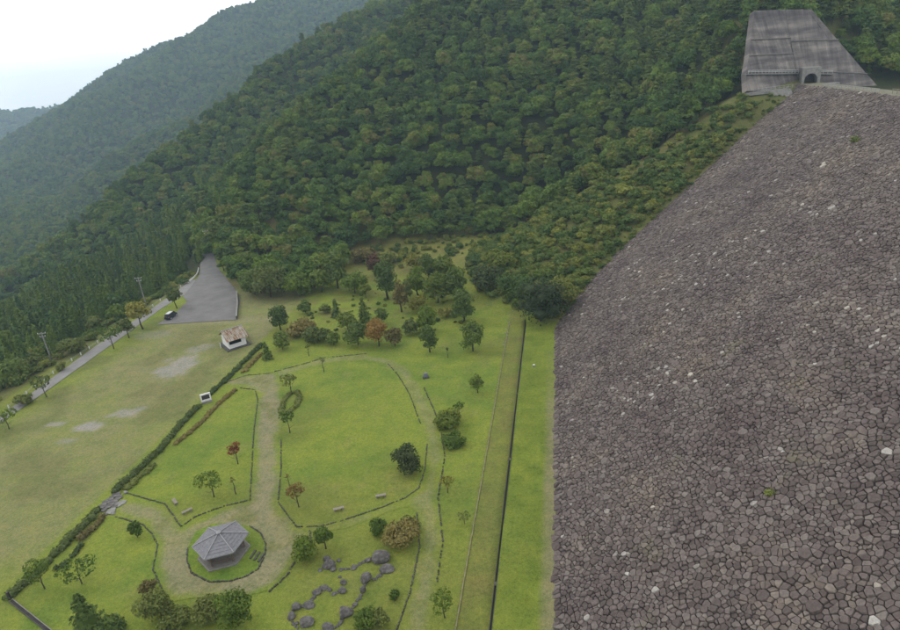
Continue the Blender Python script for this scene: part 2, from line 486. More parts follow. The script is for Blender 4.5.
def tint_mat(name, bump=.5, rough=.95):
    m, nt, b = nodes_of(name)
    at = N(nt, 'ShaderNodeAttribute', attribute_name='tint')
    tc = N(nt, 'ShaderNodeTexCoord')
    n1 = N(nt, 'ShaderNodeTexNoise', Scale=1.7, Detail=8, Roughness=.7); nt.links.new(tc.outputs['Object'], n1.inputs['Vector'])
    n2 = N(nt, 'ShaderNodeTexNoise', Scale=.35, Detail=6, Roughness=.6); nt.links.new(tc.outputs['Object'], n2.inputs['Vector'])
    c = mixc(nt, at.outputs['Color'], ramp(nt, n1.outputs['Fac'], [(.25, (.62, .66, .56)), (.5, (1, 1, 1)), (.78, (1.36, 1.28, 1.22))]), 1.0, 'MULTIPLY')
    c = mixc(nt, c, ramp(nt, n2.outputs['Fac'], [(.3, (.78, .86, .78)), (.5, (1, 1, 1)), (.72, (1.18, 1.08, 1.04))]), 1.0, 'MULTIPLY')
    n5 = N(nt, 'ShaderNodeTexNoise', Scale=5.5, Detail=7, Roughness=.75); nt.links.new(tc.outputs['Object'], n5.inputs['Vector'])
    c = mixc(nt, c, ramp(nt, n5.outputs['Fac'], [(.30, (.60, .64, .55)), (.5, (1, 1, 1)), (.72, (1.38, 1.32, 1.3))]), 1.0, 'MULTIPLY')
    nt.links.new(c, b.inputs['Base Color'])
    b.inputs['Roughness'].default_value = rough
    b.inputs['Specular IOR Level'].default_value = .1
    n3 = N(nt, 'ShaderNodeTexNoise', Scale=5, Detail=6, Roughness=.7); nt.links.new(tc.outputs['Object'], n3.inputs['Vector'])
    bp = N(nt, 'ShaderNodeBump', Strength=bump, Distance=.12); nt.links.new(n3.outputs['Fac'], bp.inputs['Height'])
    nt.links.new(bp.outputs['Normal'], b.inputs['Normal'])
    return m
M['ground'] = tint_mat('grass_ground')
M['path'] = tint_mat('trodden_path', .25)

# ------------------------------------------------------------------ ground sheet
def axis(lo, fine0, fine1, hi, step, grow=1.07, extra=(), maxstep=40.):
    a = list(np.arange(fine0, fine1 + step / 2, step))
    s, x = step, fine1
    while x < hi:
        s = min(s * grow, maxstep); x += s; a.append(x)
    s, x = step, fine0
    while x > lo:
        s = min(s * grow, maxstep); x -= s; a.insert(0, x)
    a = np.array(a)
    for e in extra:
        a = a[np.abs(a - e) > .2]
    return np.unique(np.r_[a, [e for e in extra]])
DR0, DR1 = STRIP_B - .12, STRIP_B + .12
xs = axis(-3600, -142, 2, 1500, .9, extra=())
xs = xs[(xs < DR0 - .5) | (xs > DR1 + .5)]
xs = np.sort(np.r_[xs, [DR0 - .03, DR0, DR1, DR1 + .03]])
ys = axis(-300, 40, 250, 4000, .95, extra=())
GX, GY = np.meshgrid(xs, ys, indexing='ij')
GZ = height(GX, GY)
flat = (GX > -137) & (GX < 3) & (GY < 182) & ~((GX < -96) & (GY > 158))
GZ = np.where(flat, GZ + (fbm(GX / 2.2, GY / 2.2) - .5) * .14 + (fbm(GX / 14., GY / 14.) - .5) * .25, GZ)
# bank on the field side of the hedge line, park lies a little higher
trench = (GX > DR0 - .01) & (GX < DR1 + .01) & (GY < 156)
GZ = np.where(trench, -.36, GZ)
GZ = np.where((GX > 0) & (GZ < 1.0), -2.0, GZ)
GZ = np.where((GX > 4) & (GY < 252) & (GX < 160), np.minimum(GZ, np.maximum(dam_z(np.minimum(GX, CREST_X)) + 30, 0)), GZ)
nx, ny = len(xs), len(ys)
idx = np.arange(nx * ny).reshape(nx, ny)
quads = np.stack([idx[:-1, :-1], idx[1:, :-1], idx[1:, 1:], idx[:-1, 1:]], -1).reshape(-1, 4)
# behind the dam: keep the valley under the water
GZ = np.where((GX > CREST_X - 2) & (GY < 238), np.minimum(GZ, 20), GZ)
me = mesh_np('ground', np.stack([GX, GY, GZ], -1).reshape(-1, 3), quads, True)
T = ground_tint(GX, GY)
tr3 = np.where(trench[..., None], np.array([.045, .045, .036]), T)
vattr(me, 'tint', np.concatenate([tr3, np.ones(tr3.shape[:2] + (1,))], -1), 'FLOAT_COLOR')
ground = struct(link('ground', me, M['ground']))

def ground_z(x, y):
    """height of the sheet as built"""
    i = int(np.clip(np.searchsorted(xs, x) - 1, 0, nx - 2)); j = int(np.clip(np.searchsorted(ys, y) - 1, 0, ny - 2))
    u = (x - xs[i]) / (xs[i + 1] - xs[i]); v = (y - ys[j]) / (ys[j + 1] - ys[j])
    return float(GZ[i, j] * (1 - u) * (1 - v) + GZ[i + 1, j] * u * (1 - v) + GZ[i, j + 1] * (1 - u) * v + GZ[i + 1, j + 1] * u * v)

def ground_zv(x, y):
    i = np.clip(np.searchsorted(xs, x) - 1, 0, nx - 2); j = np.clip(np.searchsorted(ys, y) - 1, 0, ny - 2)
    u = (x - xs[i]) / (xs[i + 1] - xs[i]); v = (y - ys[j]) / (ys[j + 1] - ys[j])
    return GZ[i, j] * (1 - u) * (1 - v) + GZ[i + 1, j] * u * (1 - v) + GZ[i, j + 1] * (1 - u) * v + GZ[i + 1, j + 1] * u * v

def sheet(name, poly, lift, step, mat, tintf=None, attr=None):
    """a sheet laid on the ground inside a polygon"""
    P = np.array(poly); x0, y0 = P.min(0); x1, y1 = P.max(0)
    ax = np.arange(x0 - step, x1 + 2 * step, step); ay = np.arange(y0 - step, y1 + 2 * step, step)
    X, Y = np.meshgrid(ax, ay, indexing='ij')
    ins = inside(X, Y, poly)
    d = seg_dist(X, Y, list(poly) + [poly[0]])
    sd = np.where(ins, d, -d)
    keepv = sd > -step * 1.0
    cell = keepv[:-1, :-1] & keepv[1:, :-1] & keepv[1:, 1:] & keepv[:-1, 1:]
    # pull the outer ring onto the outline
    k = np.arange(X.size).reshape(X.shape)
    q = np.stack([k[:-1, :-1], k[1:, :-1], k[1:, 1:], k[:-1, 1:]], -1)[cell]
    used = np.unique(q); remap = np.full(X.size, -1); remap[used] = np.arange(len(used))
    xv = X.ravel()[used]; yv = Y.ravel()[used]; sv = sd.ravel()[used]
    out = sv < 0
    for _ in range(2):
        if out.any():
            e = .05
            f = lambda a, b: np.where(inside(a, b, poly), 1, -1) * seg_dist(a, b, list(poly) + [poly[0]])
            s0 = f(xv[out], yv[out]); gx = (f(xv[out] + e, yv[out]) - s0) / e; gy = (f(xv[out], yv[out] + e) - s0) / e
            gn = np.maximum(np.hypot(gx, gy), .3)
            xv[out] = xv[out] - s0 * gx / gn ** 2; yv[out] = yv[out] - s0 * gy / gn ** 2
    V = np.stack([xv, yv, ground_zv(xv, yv) + lift], -1)
    me = mesh_np(name, V, remap[q], True)
    if tintf is not None:
        c = tintf(xv, yv, np.maximum(sv, 0))
        vattr(me, 'tint', np.concatenate([c, np.ones((len(c), 1))], -1), 'FLOAT_COLOR')
    return struct(link(name, me, mat))

sheet('path', PLAZA, .05, .7, M['path'], lambda x, y, s: ground_tint(x, y, s))
sheet('path', LOOP_OUT, .035, .6, M['path'], lambda x, y, s: ground_tint(x, y, s * 1.1) * .6 + ground_tint(x, y) * .4)
sheet('lawn_island', ISLAND, .09, .5, M['ground'], lambda x, y, s: ground_tint(x, y) * np.array([.86, .98, .9]))

# road and car park
M['asphalt'] = noise_mat('asphalt', (.135, .125, .118), (.175, .165, .157), .22, detail=9, bump=.25, bump_scale=9, c2=(.215, .205, .197))
M['road_grey'] = noise_mat('road_grey', (.21, .20, .19), (.27, .26, .25), .4, detail=8, bump=.2, bump_scale=9)
LOT = PX((157, 325), (176, 313), (187, 302), (183, 297), (190, 288), (199, 276), (200, 262), (203, 252), (213, 254), (218, 268), (236, 290), (240, 300), (237, 320))
ROAD = [(-128.6, 96), (-129.6, 142), (-131.6, 174), (-131.0, 186), (-124.0, 190), (-126, 200), (-137.0, 203), (-136.2, 190), (-135.2, 176), (-134.2, 146), (-131.5, 118), (-128.5, 96), (-124, 60), (-117, 25), (-112.5, 25), (-119.5, 60), (-124.5, 90)]
ROAD = [(-126.5, 96), (-129.2, 142), (-131.6, 174), (-131.2, 186), (-127, 192), (-127, 202), (-138.0, 203.5), (-136.6, 190), (-135.2, 172), (-134.2, 146), (-131.3, 118), (-129.0, 96), (-122, 60), (-114, 25), (-109.5, 25), (-118.5, 60)]
sheet('road', ROAD, .10, .8, M['road_grey'])
sheet('car_park', LOT, .13, .9, M['asphalt'])

# ------------------------------------------------------------------ rockfill dam
rng = random.Random(11)
def stone_mat(name):
    m, nt, b = nodes_of(name)
    at = N(nt, 'ShaderNodeAttribute', attribute_name='tone')
    tc = N(nt, 'ShaderNodeTexCoord')
    c = ramp(nt, at.outputs['Fac'], alb([(0, (.090, .070, .064)), (.35, (.126, .100, .091)), (.65, (.155, .125, .114)), (.86, (.184, .155, .139)), (.93, (.25, .22, .195)), (1, (.44, .415, .38))]))
    n1 = N(nt, 'ShaderNodeTexNoise', Scale=2.2, Detail=8, Roughness=.7); nt.links.new(tc.outputs['Object'], n1.inputs['Vector'])
    c = mixc(nt, c, ramp(nt, n1.outputs['Fac'], [(.25, (.55, .54, .54)), (.5, (1, 1, 1)), (.75, (1.5, 1.48, 1.42))]), 1.0, 'MULTIPLY')
    n2 = N(nt, 'ShaderNodeTexNoise', Scale=.07, Detail=5, Roughness=.6); nt.links.new(tc.outputs['Object'], n2.inputs['Vector'])
    c = mixc(nt, c, ramp(nt, n2.outputs['Fac'], [(.30, (.74, .69, .72)), (.5, (1, 1, 1)), (.70, (1.22, 1.20, 1.08))]), 1.0, 'MULTIPLY')
    n3 = N(nt, 'ShaderNodeTexNoise', Scale=.16, Detail=6, Roughness=.65); nt.links.new(tc.outputs['Object'], n3.inputs['Vector'])
    fac = N(nt, 'ShaderNodeMapRange'); fac.inputs['From Min'].default_value = .60; fac.inputs['From Max'].default_value = .74
    fac.inputs['To Max'].default_value = .5
    nt.links.new(n3.outputs['Fac'], fac.inputs['Value'])
    c = mixc(nt, c, (.13, .118, .068), fac.outputs['Result'])
    nt.links.new(c, b.inputs['Base Color'])
    b.inputs['Roughness'].default_value = .9
    n4 = N(nt, 'ShaderNodeTexNoise', Scale=6, Detail=5); nt.links.new(tc.outputs['Object'], n4.inputs['Vector'])
    bp = N(nt, 'ShaderNodeBump', Strength=.5, Distance=.06); nt.links.new(n4.outputs['Fac'], bp.inputs['Height'])
    nt.links.new(bp.outputs['Normal'], b.inputs['Normal'])
    return m
M['stone'] = stone_mat('riprap_stone')
M['rubble'] = noise_mat('rubble', (.035, .029, .027), (.075, .063, .058), 2.0, bump=.8)

dam = thing('rockfill_dam', 'long grey brown rockfill dam face of packed stones rising to the right', 'dam', (TOE_X, 150, 0))
def under(o, parent):
    o.parent = parent; o.location = [-c for c in parent.location]; return o
SL = math.sqrt(1 + DAM_S ** 2)
NRM = np.array([-DAM_S / SL, 0, 1 / SL]); UPS = np.array([1 / SL, 0, DAM_S / SL])
def face_pt(s, y, hgt): return np.array([TOE_X, y, 0.0]) + UPS * s + NRM * hgt
# body of the bank (its face lies a hand below the stones)
CR_W = 8.0
prof = [(TOE_X + .3, -3.0), (TOE_X + .3, -.12), (CREST_X + .15, CREST_Z - .25), (CREST_X + .15, CREST_Z + .12), (CREST_X + CR_W, CREST_Z + .12), (CREST_X + CR_W + 70, 5), (CREST_X + CR_W + 70, -3)]
mb = MB()
V = [(x, y, z) for y in (-160, 258) for x, z in prof]; n = len(prof)
mb.add(V, [tuple(range(n)), tuple(range(2 * n - 1, n - 1, -1))] + [(i, n + i, n + (i + 1) % n, (i + 1) % n) for i in range(n)])
under(mb.build('embankment', M['rubble'], dam), dam)

S_MAX = (CREST_X - TOE_X) * SL
cells = {}
pts = []
def try_add(s, y, r):
    cx, cy = int(s // 1.7), int(y // 1.7)
    for i in (-1, 0, 1):
        for j in (-1, 0, 1):
            for k in cells.get((cx + i, cy + j), ()):
                q = pts[k]
                if (q[0] - s) ** 2 + (q[1] - y) ** 2 < (.86 * (q[2] + r)) ** 2: return
    cells.setdefault((cx, cy), []).append(len(pts)); pts.append((s, y, r))
def cand(n, r0, r1, pw=1.0):
    ss = np.array([rng.random() for _ in range(n)]) * (S_MAX - .4) + .2
    yy = np.array([rng.random() for _ in range(n)]) * 225 + 36
    X = TOE_X + ss / SL
    px, py, w = proj(np.stack([X, yy, dam_z(X)], -1))
    ok = (px > 480) & (px < 960) & (py < 690) & (w > 1)
    ok &= ground_zv(X, yy) < dam_z(X) + .6
    for s, y in zip(ss[ok], yy[ok]): try_add(s, y, r0 + (r1 - r0) * rng.random() ** pw)
cand(1000, .46, .80, 2.0)
cand(70000, .27, .43)
cand(90000, .17, .27)
cand(30000, .145, .17)
PT = np.array(pts)
NEI = {}
for i, (s, y, r) in enumerate(pts): NEI.setdefault((int(s // 1.0), int(y // 1.0)), []).append(i)
def cell_poly(i):
    s, y, r = pts[i]
    R = 1.35 if r > .5 else .95
    poly = [(-R, -R), (R, -R), (R, R), (-R, R)]
    cs, cy = int(s // 1.0), int(y // 1.0)
    near = []
    for a in (-2, -1, 0, 1, 2):
        for b_ in (-2, -1, 0, 1, 2):
            near += NEI.get((cs + a, cy + b_), [])
    near = sorted(((pts[j][0] - s) ** 2 + (pts[j][1] - y) ** 2, j) for j in near if j != i)[:18]
    for d2, j in near:
        dx, dy = pts[j][0] - s, pts[j][1] - y
        lim = (d2 + r * r - pts[j][2] ** 2) / 2
        out = []
        m = len(poly)
        val = [p[0] * dx + p[1] * dy - lim for p in poly]
        if max(val) <= 0: continue
        for k in range(m):
            a, b_ = poly[k], poly[(k + 1) % m]; va, vb = val[k], val[(k + 1) % m]
            if va <= 0: out.append(a)
            if (va < 0 < vb) or (vb < 0 < va):
                t = va / (va - vb); out.append((a[0] + (b_[0] - a[0]) * t, a[1] + (b_[1] - a[1]) * t))
        poly = out
        if len(poly) < 3: return None
    return poly
def stone_geo(i, poly):
    s, y, r = pts[i]
    P = np.array(poly)
    # drop needle-short edges
    keep = [k for k in range(len(P)) if np.hypot(*(P[k] - P[k - 1])) > .07]
    P = P[keep]
    if len(P) < 3: return None
    c = P.mean(0); D = P - c
    ln = np.hypot(D[:, 0], D[:, 1])[:, None]
    size = float(ln.mean())
    # blunt every corner: two points for each
    if y < 150:
        A = np.empty((len(P) * 2, 2))
        nx_ = np.roll(P, -1, 0); pv = np.roll(P, 1, 0)
        cut = .10
        A[0::2] = P + (pv - P) * cut; A[1::2] = P + (nx_ - P) * cut
    else:
        A = P
    D = A - c; ln = np.hypot(D[:, 0], D[:, 1])[:, None]
    gap = .008 + .020 * rng.random() + (.05 if rng.random() < .14 else 0)
    h0 = size * (.20 + .22 * rng.random()) * (1.15 if r > .5 else 1)
    lift = rng.gauss(0, .045)
    tilt = (rng.gauss(0, .11), rng.gauss(0, .11))
    rings = []
    for k, hh in ((1 - gap / ln, -.22), (1 - (gap + .02) / ln, h0 * .35), ((1 - gap / ln) * (.82 + .10 * rng.random()), h0)):
        Dk = D * np.clip(k, .25, 1)
        z = hh + lift + (Dk @ np.array(tilt) if hh > 0 else 0) + (np.array([rng.uniform(-.5, .5) for _ in range(len(A))]) * size * .10 if hh > 0 else 0)
        rings.append((Dk + c, z))
    n = len(A)
    V = []
    for R2, z in rings:
        zz = np.broadcast_to(z, (n,))
        for k in range(n):
            V.append(face_pt(s + R2[k, 0], y + R2[k, 1], zz[k]))
    V.append(face_pt(s + c[0], y + c[1], rings[-1][1].mean() + size * .05))
    Q4 = [(a * n + k, a * n + (k + 1) % n, (a + 1) * n + (k + 1) % n, (a + 1) * n + k) for a in (0, 1) for k in range(n)]
    T3 = [(2 * n + k, 2 * n + (k + 1) % n, 3 * n) for k in range(n)]
    # pale stones lie in loose streaks
    t = rng.random()
    pale = .012 + .10 * float(smooth((fbm(np.array([s / 9.]), np.array([y / 9.]))[0] - .56) / .16))
    t = .93 + .07 * rng.random() if rng.random() < pale * .42 else t * .88
    return V, Q4, T3, t
px, py, w = proj(np.stack([TOE_X + PT[:, 0] / SL, PT[:, 1], dam_z(TOE_X + PT[:, 0] / SL)], -1))
inframe = (px > 4) & (px < 896) & (py > 4) & (py < 626)
score = np.where(inframe, PT[:, 2] / w * (1 + .0 * px), 0)
big = set(np.argsort(-score)[:300].tolist())
BV, BQ, BT, BTone = [], [], [], []
nb = 0; n_single = 0
for i in range(len(pts)):
    poly = cell_poly(i)
    if not poly: continue
    g = stone_geo(i, poly)
    if g is None: continue
    V, Q4, T3, t = g
    if i in big:
        o = np.mean(V, axis=0)
        me = bpy.data.meshes.new('stone'); me.from_pydata([tuple(v - o) for v in V], [], Q4 + T3)
        vattr(me, 'tone', [t] * len(V))
        me.materials.append(M['stone'])
        so = bpy.data.objects.new('stone', me); col.objects.link(so); so.parent = dam
        so.location = [float(a - b_) for a, b_ in zip(o, dam.location)]
        n_single += 1
    else:
        BV += V; BQ += [[a + nb for a in f] for f in Q4]; BT += [[a + nb for a in f] for f in T3]; BTone += [t] * len(V); nb += len(V)
me = mesh_np('stone_facing', np.array(BV), [np.array(BQ), np.array(BT)])
vattr(me, 'tone', BTone)
o = struct(link('stone_facing', me, M['stone']), 'stuff'); under(o, dam)
print('stones', len(pts), n_single)

# crest roadway and its rail
M['crest'] = noise_mat('crest_gravel', (.13, .125, .07), (.24, .22, .16), .5, bump=.3)
mb = MB().box((CREST_X + 4, 48, CREST_Z + .20), (7.0, 412, .12))
under(mb.build('crest_road', M['crest'], dam), dam)

# water behind the dam
M['water'] = noise_mat('water', (.02, .035, .035), (.03, .05, .05), .1, rough=.12, bump=.05, spec=.5)
mb = MB().add([(CREST_X + 15, -290, 41), (700, -290, 41), (700, 420, 41), (CREST_X + 15, 420, 41)], [(0, 1, 2, 3)])
struct(mb.build('water', M['water'], fix=False))

# ------------------------------------------------------------------ concrete abutment wall
def wall_mat():
    m, nt, b = nodes_of('weathered_concrete')
    tc = N(nt, 'ShaderNodeTexCoord')
    mp = N(nt, 'ShaderNodeMapping'); mp.inputs['Scale'].default_value = (1, .35, .07)
    nt.links.new(tc.outputs['UV'], mp.inputs['Vector'])
    mu = N(nt, 'ShaderNodeMapping'); mu.inputs['Scale'].default_value = (.42, .045, 1)
    nt.links.new(tc.outputs['UV'], mu.inputs['Vector'])
    n1 = N(nt, 'ShaderNodeTexNoise', Scale=1.0, Detail=7, Roughness=.65); nt.links.new(mu.outputs['Vector'], n1.inputs['Vector'])
    mw = N(nt, 'ShaderNodeMapping'); mw.inputs['Scale'].default_value = (.035, .20, 1)
    nt.links.new(tc.outputs['UV'], mw.inputs['Vector'])
    n2 = N(nt, 'ShaderNodeTexNoise', Scale=1.0, Detail=5, Roughness=.6); nt.links.new(mw.outputs['Vector'], n2.inputs['Vector'])
    c = ramp(nt, n1.outputs['Fac'], alb([(.30, (.090, .080, .080)), (.44, (.150, .135, .130)), (.57, (.210, .190, .180)), (.72, (.35, .33, .30))]))
    c = mixc(nt, c, ramp(nt, n2.outputs['Fac'], [(.36, (.46, .44, .48)), (.48, (.82, .80, .80)), (.62, (1.5, 1.46, 1.36))]), 1.0, 'MULTIPLY')
    nt.links.new(c, b.inputs['Base Color'])
    n3 = N(nt, 'ShaderNodeTexNoise', Scale=1.5, Detail=5); nt.links.new(tc.outputs['UV'], n3.inputs['Vector'])
    bp = N(nt, 'ShaderNodeBump', Strength=.3, Distance=.1); nt.links.new(n3.outputs['Fac'], bp.inputs['Height']); nt.links.new(bp.outputs['Normal'], b.inputs['Normal'])
    return m
M['wall'] = wall_mat()
M['ridge_pale'] = noise_mat('pale_rail', (.42, .42, .41), (.55, .55, .53), 3)
abut = thing('abutment_wall', 'tall weathered concrete slope wall above the end of the dam crest', 'retaining wall', (90, 258, 47))
B0 = np.array([86.5, 258, 47.2]); B1 = np.array([118.0, 262.5, 46.0])
e1 = B1 - B0; e1 /= np.linalg.norm(e1)
n_r = np.array([e1[1], -e1[0], 0]); n_r /= np.linalg.norm(n_r)
n_r = n_r * math.cos(math.radians(28)) + np.array([0, 0, 1]) * math.sin(math.radians(28))
def hit(px, py, p0, nn):
    v = ray(px, py); t = ((p0 - CAM) @ nn) / (v @ nn); return CAM + v * t
BL = np.array([65.5, 244.5, 49.0])
CT = hit(785, 9, B0, n_r)
n_l = np.cross(CT - B0, BL - B0); n_l /= np.linalg.norm(n_l)
if n_l[1] > 0: n_l = -n_l
def slab(name, corners, nn, thick, parent, mat, base):
    """a facing slab with uv in metres (u across, v up the slope)"""
    C = [np.array(c) for c in corners]
    up = np.array([0, 0, 1.0]) - nn * nn[2]; up /= np.linalg.norm(up); ac = np.cross(up, nn)
    n = len(C)
    V = [tuple(c) for c in C] + [tuple(c - nn * thick) for c in C]
    me = bpy.data.meshes.new(name)
    me.from_pydata(V, [], [tuple(range(n)), tuple(range(2 * n - 1, n - 1, -1))] + [(i, n + i, n + (i + 1) % n, (i + 1) % n) for i in range(n)])
    bm = bmesh.new(); bm.from_mesh(me); bmesh.ops.recalc_face_normals(bm, faces=bm.faces)
    uv = bm.loops.layers.uv.new('UVMap')
    for f in bm.faces:
        for l in f.loops:
            p = np.array(l.vert.co) - base; l[uv].uv = (float(p @ ac), float(p @ up))
    bm.to_mesh(me); bm.free()
    o = link(name, me, mat, parent); o.location = [-c for c in parent.location]
    return o
# horizontal lifts of each facet, every lift a slab a little behind the one below
wr = random.Random(4)
def lerp(a, b, t): return (a[0] + (b[0] - a[0]) * t, a[1] + (b[1] - a[1]) * t)
def lifts(edge_l, edge_r, nn, p0, nm, cols):
    for k in range(len(edge_l) - 1):
        off = nn * (-.08 * k)
        for c in range(cols):
            f0, f1 = c / cols, (c + 1) / cols
            q = lambda f, kk: hit(*lerp(edge_l[kk], edge_r[kk], f), p0, nn)
            cs = [q(f0, k), q(f1, k), q(f1, k + 1), q(f0, k + 1)]
            ctr = sum(cs) / 4
            cs = [ctr + (p - ctr) * (1 - .05 / max(2.0, np.linalg.norm(p - ctr))) + off + nn * wr.uniform(-.05, .05) for p in cs]
            slab(nm, cs, nn, 2.2, abut, M['wall'], p0)
        if k < len(edge_l) - 2:
            a_, b2 = hit(*edge_l[k + 1], p0, nn), hit(*edge_r[k + 1], p0, nn)
            up = np.array([0, 0, 1.0])
            V = [a_ - nn * .5, b2 - nn * .5, b2 + nn * .28, a_ + nn * .28]
            V = V + [p + up * .22 for p in V]
            o = MB().add(V, [(3, 2, 1, 0), (4, 5, 6, 7), (0, 1, 5, 4), (1, 2, 6, 5), (2, 3, 7, 6), (3, 0, 4, 7)]).build('tier_ledge', M['concrete'], abut); under(o, abut)
def lerp(a, b, t): return (a[0] + (b[0] - a[0]) * t, a[1] + (b[1] - a[1]) * t)
cr = lambda t: lerp((800.5, 90), (785, 9), t)
lifts([(747, 91), (746, 73), (749, 56), (751, 40), (755, 10)], [cr(0), cr(.24), cr(.45), cr(.64), cr(1)], n_l, B0, 'concrete_panel', 5)
lifts([cr(0), cr(.24), cr(.60), cr(1)], [(884, 93), (867, 74), (838, 40), (812, 9)], n_r, B0, 'concrete_panel', 6)
# ledges with parapet rails across the wall
def rail_run(name, pts3, parent, mat, hgt=1.0, step=2.0, rad=.07, post=.09):
    P = [np.array(p) for p in pts3]
    mbr = MB()
    for f in (1.0, .55):
        mbr.tube([p + np.array([0, 0, hgt * f]) for p in P], rad, 6)
    for a, b_ in zip(P[:-1], P[1:]):
        L = np.linalg.norm(b_ - a); m = max(1, int(L / step))
        for k in range(m + 1):
            q = a + (b_ - a) * k / m; mbr.tube([q - np.array([0, 0, .1]), q + np.array([0, 0, hgt])], post, 6)
    return mbr.build(name, mat, parent)
for pa, pb, nn in (((746, 73.5), (799, 73), n_l), ((812, 73), (831, 73.5), n_r)):
    a = hit(*pa, B0, nn); b_ = hit(*pb, B0, nn)
    d = (b_ - a) / np.linalg.norm(b_ - a); outv = np.array([nn[0], nn[1], 0]); outv /= np.linalg.norm(outv)
    mbl = MB(); q = [a - outv * .6, b_ - outv * .6, b_ + outv * 1.1, a + outv * 1.1]
    mbl.add([p for p in q] + [p - np.array([0, 0, .35]) for p in q], [(0, 1, 2, 3), (7, 6, 5, 4), (0, 4, 5, 1), (1, 5, 6, 2), (2, 6, 7, 3), (3, 7, 4, 0)])
    under(mbl.build('ledge', M['concrete'], abut), abut)
    under(rail_run('ledge_rail', [a + outv * 1.0, b_ + outv * 1.0], abut, M['ridge_pale'], 1.0, 1.6, .10, .10), abut)
# tunnel portal
portal = thing('tunnel_portal', 'pale concrete arched tunnel portal at the foot of the abutment wall', 'tunnel')
pc = G(809.2, 87.5, CREST_Z - .2); pc = np.array([pc[0], pc[1], CREST_Z - .25])
pc = hit(809.2, 88.0, np.array([0, 255.6, 0]), np.array([0, 1.0, 0]))
portal.location = pc; portal.rotation_euler = (0, 0, math.radians(-9))
pw, ph, ow, oh = 5.9, 7.0, 4.1, 5.0
arc = [(-ow / 2, 0.0)] + [(-ow / 2 * math.cos(t), oh - ow / 2 + ow / 2 * math.sin(t)) for t in np.linspace(0, math.pi, 13)] + [(ow / 2, 0.0)]
outer = [(-pw / 2, 0.0)] + [(-pw / 2 if t < math.pi * .25 else pw / 2 if t > math.pi * .75 else -pw / 2 * math.cos(t) * 1.414, ph if math.pi * .25 <= t <= math.pi * .75 else ph * math.sin(t) / math.sin(math.pi * .25)) for t in np.linspace(0, math.pi, 13)] + [(pw / 2, 0.0)]
mb = MB(); m = len(arc)
V = [(x, -1.2, z) for x, z in outer] + [(x, -1.2, z) for x, z in arc] + [(x, 6, z) for x, z in outer] + [(x, 6, z) for x, z in arc]
Fp = []
for k in range(m - 1):
    Fp += [(k, k + 1, m + k + 1, m + k), (2 * m + k, 3 * m + k, 3 * m + k + 1, 2 * m + k + 1), (m + k, m + k + 1, 3 * m + k + 1, 3 * m + k), (k, 2 * m + k, 2 * m + k + 1, k + 1)]
mb.add(V, Fp); mb.build('portal_frame', M['concrete'], portal)
mb = MB(); V = [(x * 1.0, y, z) for y in (-.2, 12) for x, z in [(q[0] * 1.05, q[1] * 1.03) for q in arc]]
mb.add(V, [(k, k + 1, m + k + 1, m + k) for k in range(m - 1)] + [tuple(range(m, 2 * m))]); mb.build('tunnel_lining', M['dark_concrete'], portal, fix=False)
mb = MB().box((0, 5.0, -.06), (ow * 1.05, 12, .1)); mb.build('tunnel_floor', M['dark_concrete'], portal)
# terrace in front of the portal
mb = MB(); ter = [(66.5, 243), (76, 246), (CREST_X - .5, 251.5), (CREST_X + 8.5, 251.5), (100, 256), (100, 260), (86, 258), (65, 246)]
mb.prism(ter, 46.6, 47.55); terr = mb.build('crest_terrace', M['concrete']); struct(terr)
wedge = thing('concrete_buttress', 'sloping pale concrete block under the rail left of the tunnel portal', 'buttress', (78, 246, 41))
mb = MB(); mb.add([(-4.2, -3.4, -1), (4.6, -3.4, -1), (4.6, 2, -1), (-4.2, 2, -1), (-4.2, -.6, 6.4), (2.4, -.6, 6.4), (2.4, 2, 6.4), (-4.2, 2, 6.4)], [(3, 2, 1, 0), (4, 5, 6, 7), (0, 1, 5, 4), (1, 2, 6, 5), (2, 3, 7, 6), (3, 0, 4, 7)])
mb.build('block', M['concrete'], wedge)
mb = MB().box((1.2, -.2, 6.75), (1.2, 1.0, .9), 0, .6); mb.build('cap', M['concrete'], wedge)
def rail_thing(label, a, b_, mat='grey_metal', hgt=1.0, step=2.0):
    t = thing('safety_rail', label, 'railing', a)
    P0, P1 = np.array(a), np.array(b_)
    L = np.linalg.norm(P1 - P0); m = max(1, int(round(L / step)))
    for k in range(m + 1):
        q = (P1 - P0) * k / m
        MB().box((q[0], q[1], hgt / 2 - .05), (.14, .14, hgt + .1)).build('post', M[mat], t)
    for f in (1.0, .5):
        d = P1 - P0
        MB().tube([np.array([0, 0, hgt * f]), d + np.array([0, 0, hgt * f])], .06, 6).build('rail', M[mat], t)
    return t
a = hit(752, 88.4, np.array([0, 243.6, 0]), np.array([-.25, 1, 0.0])); b_ = hit(789, 88.4, np.array([0, 243.6, 0]), np.array([-.25, 1, 0.0]))
rail_thing('low pale railing along the terrace left of the tunnel portal', (67.6, 243.7, 47.5), (82.4, 250.4, 47.5), 'grey_metal', 1.15, 1.9)
rail_thing('long low railing on the dam crest right of the tunnel portal', (CREST_X + 2.2, 236, CREST_Z + .25), (CREST_X + 2.2, 196, CREST_Z + .25), 'grey_metal', 1.05, 2.5)
rail_thing('short railing on the dam crest at the right picture edge', (CREST_X + 3.2, 191, CREST_Z + .25), (CREST_X + 3.2, 172, CREST_Z + .25), 'pale_wood', 1.2, 2.5)

# ------------------------------------------------------------------ trees
ICO = None
def ico():
    global ICO
    if ICO is None:
        bm = bmesh.new(); bmesh.ops.create_icosphere(bm, subdivisions=2, radius=1.0)
        ICO = (np.array([v.co[:] for v in bm.verts]), np.array([[v.index for v in f.verts] for f in bm.faces])); bm.free()
    return ICO

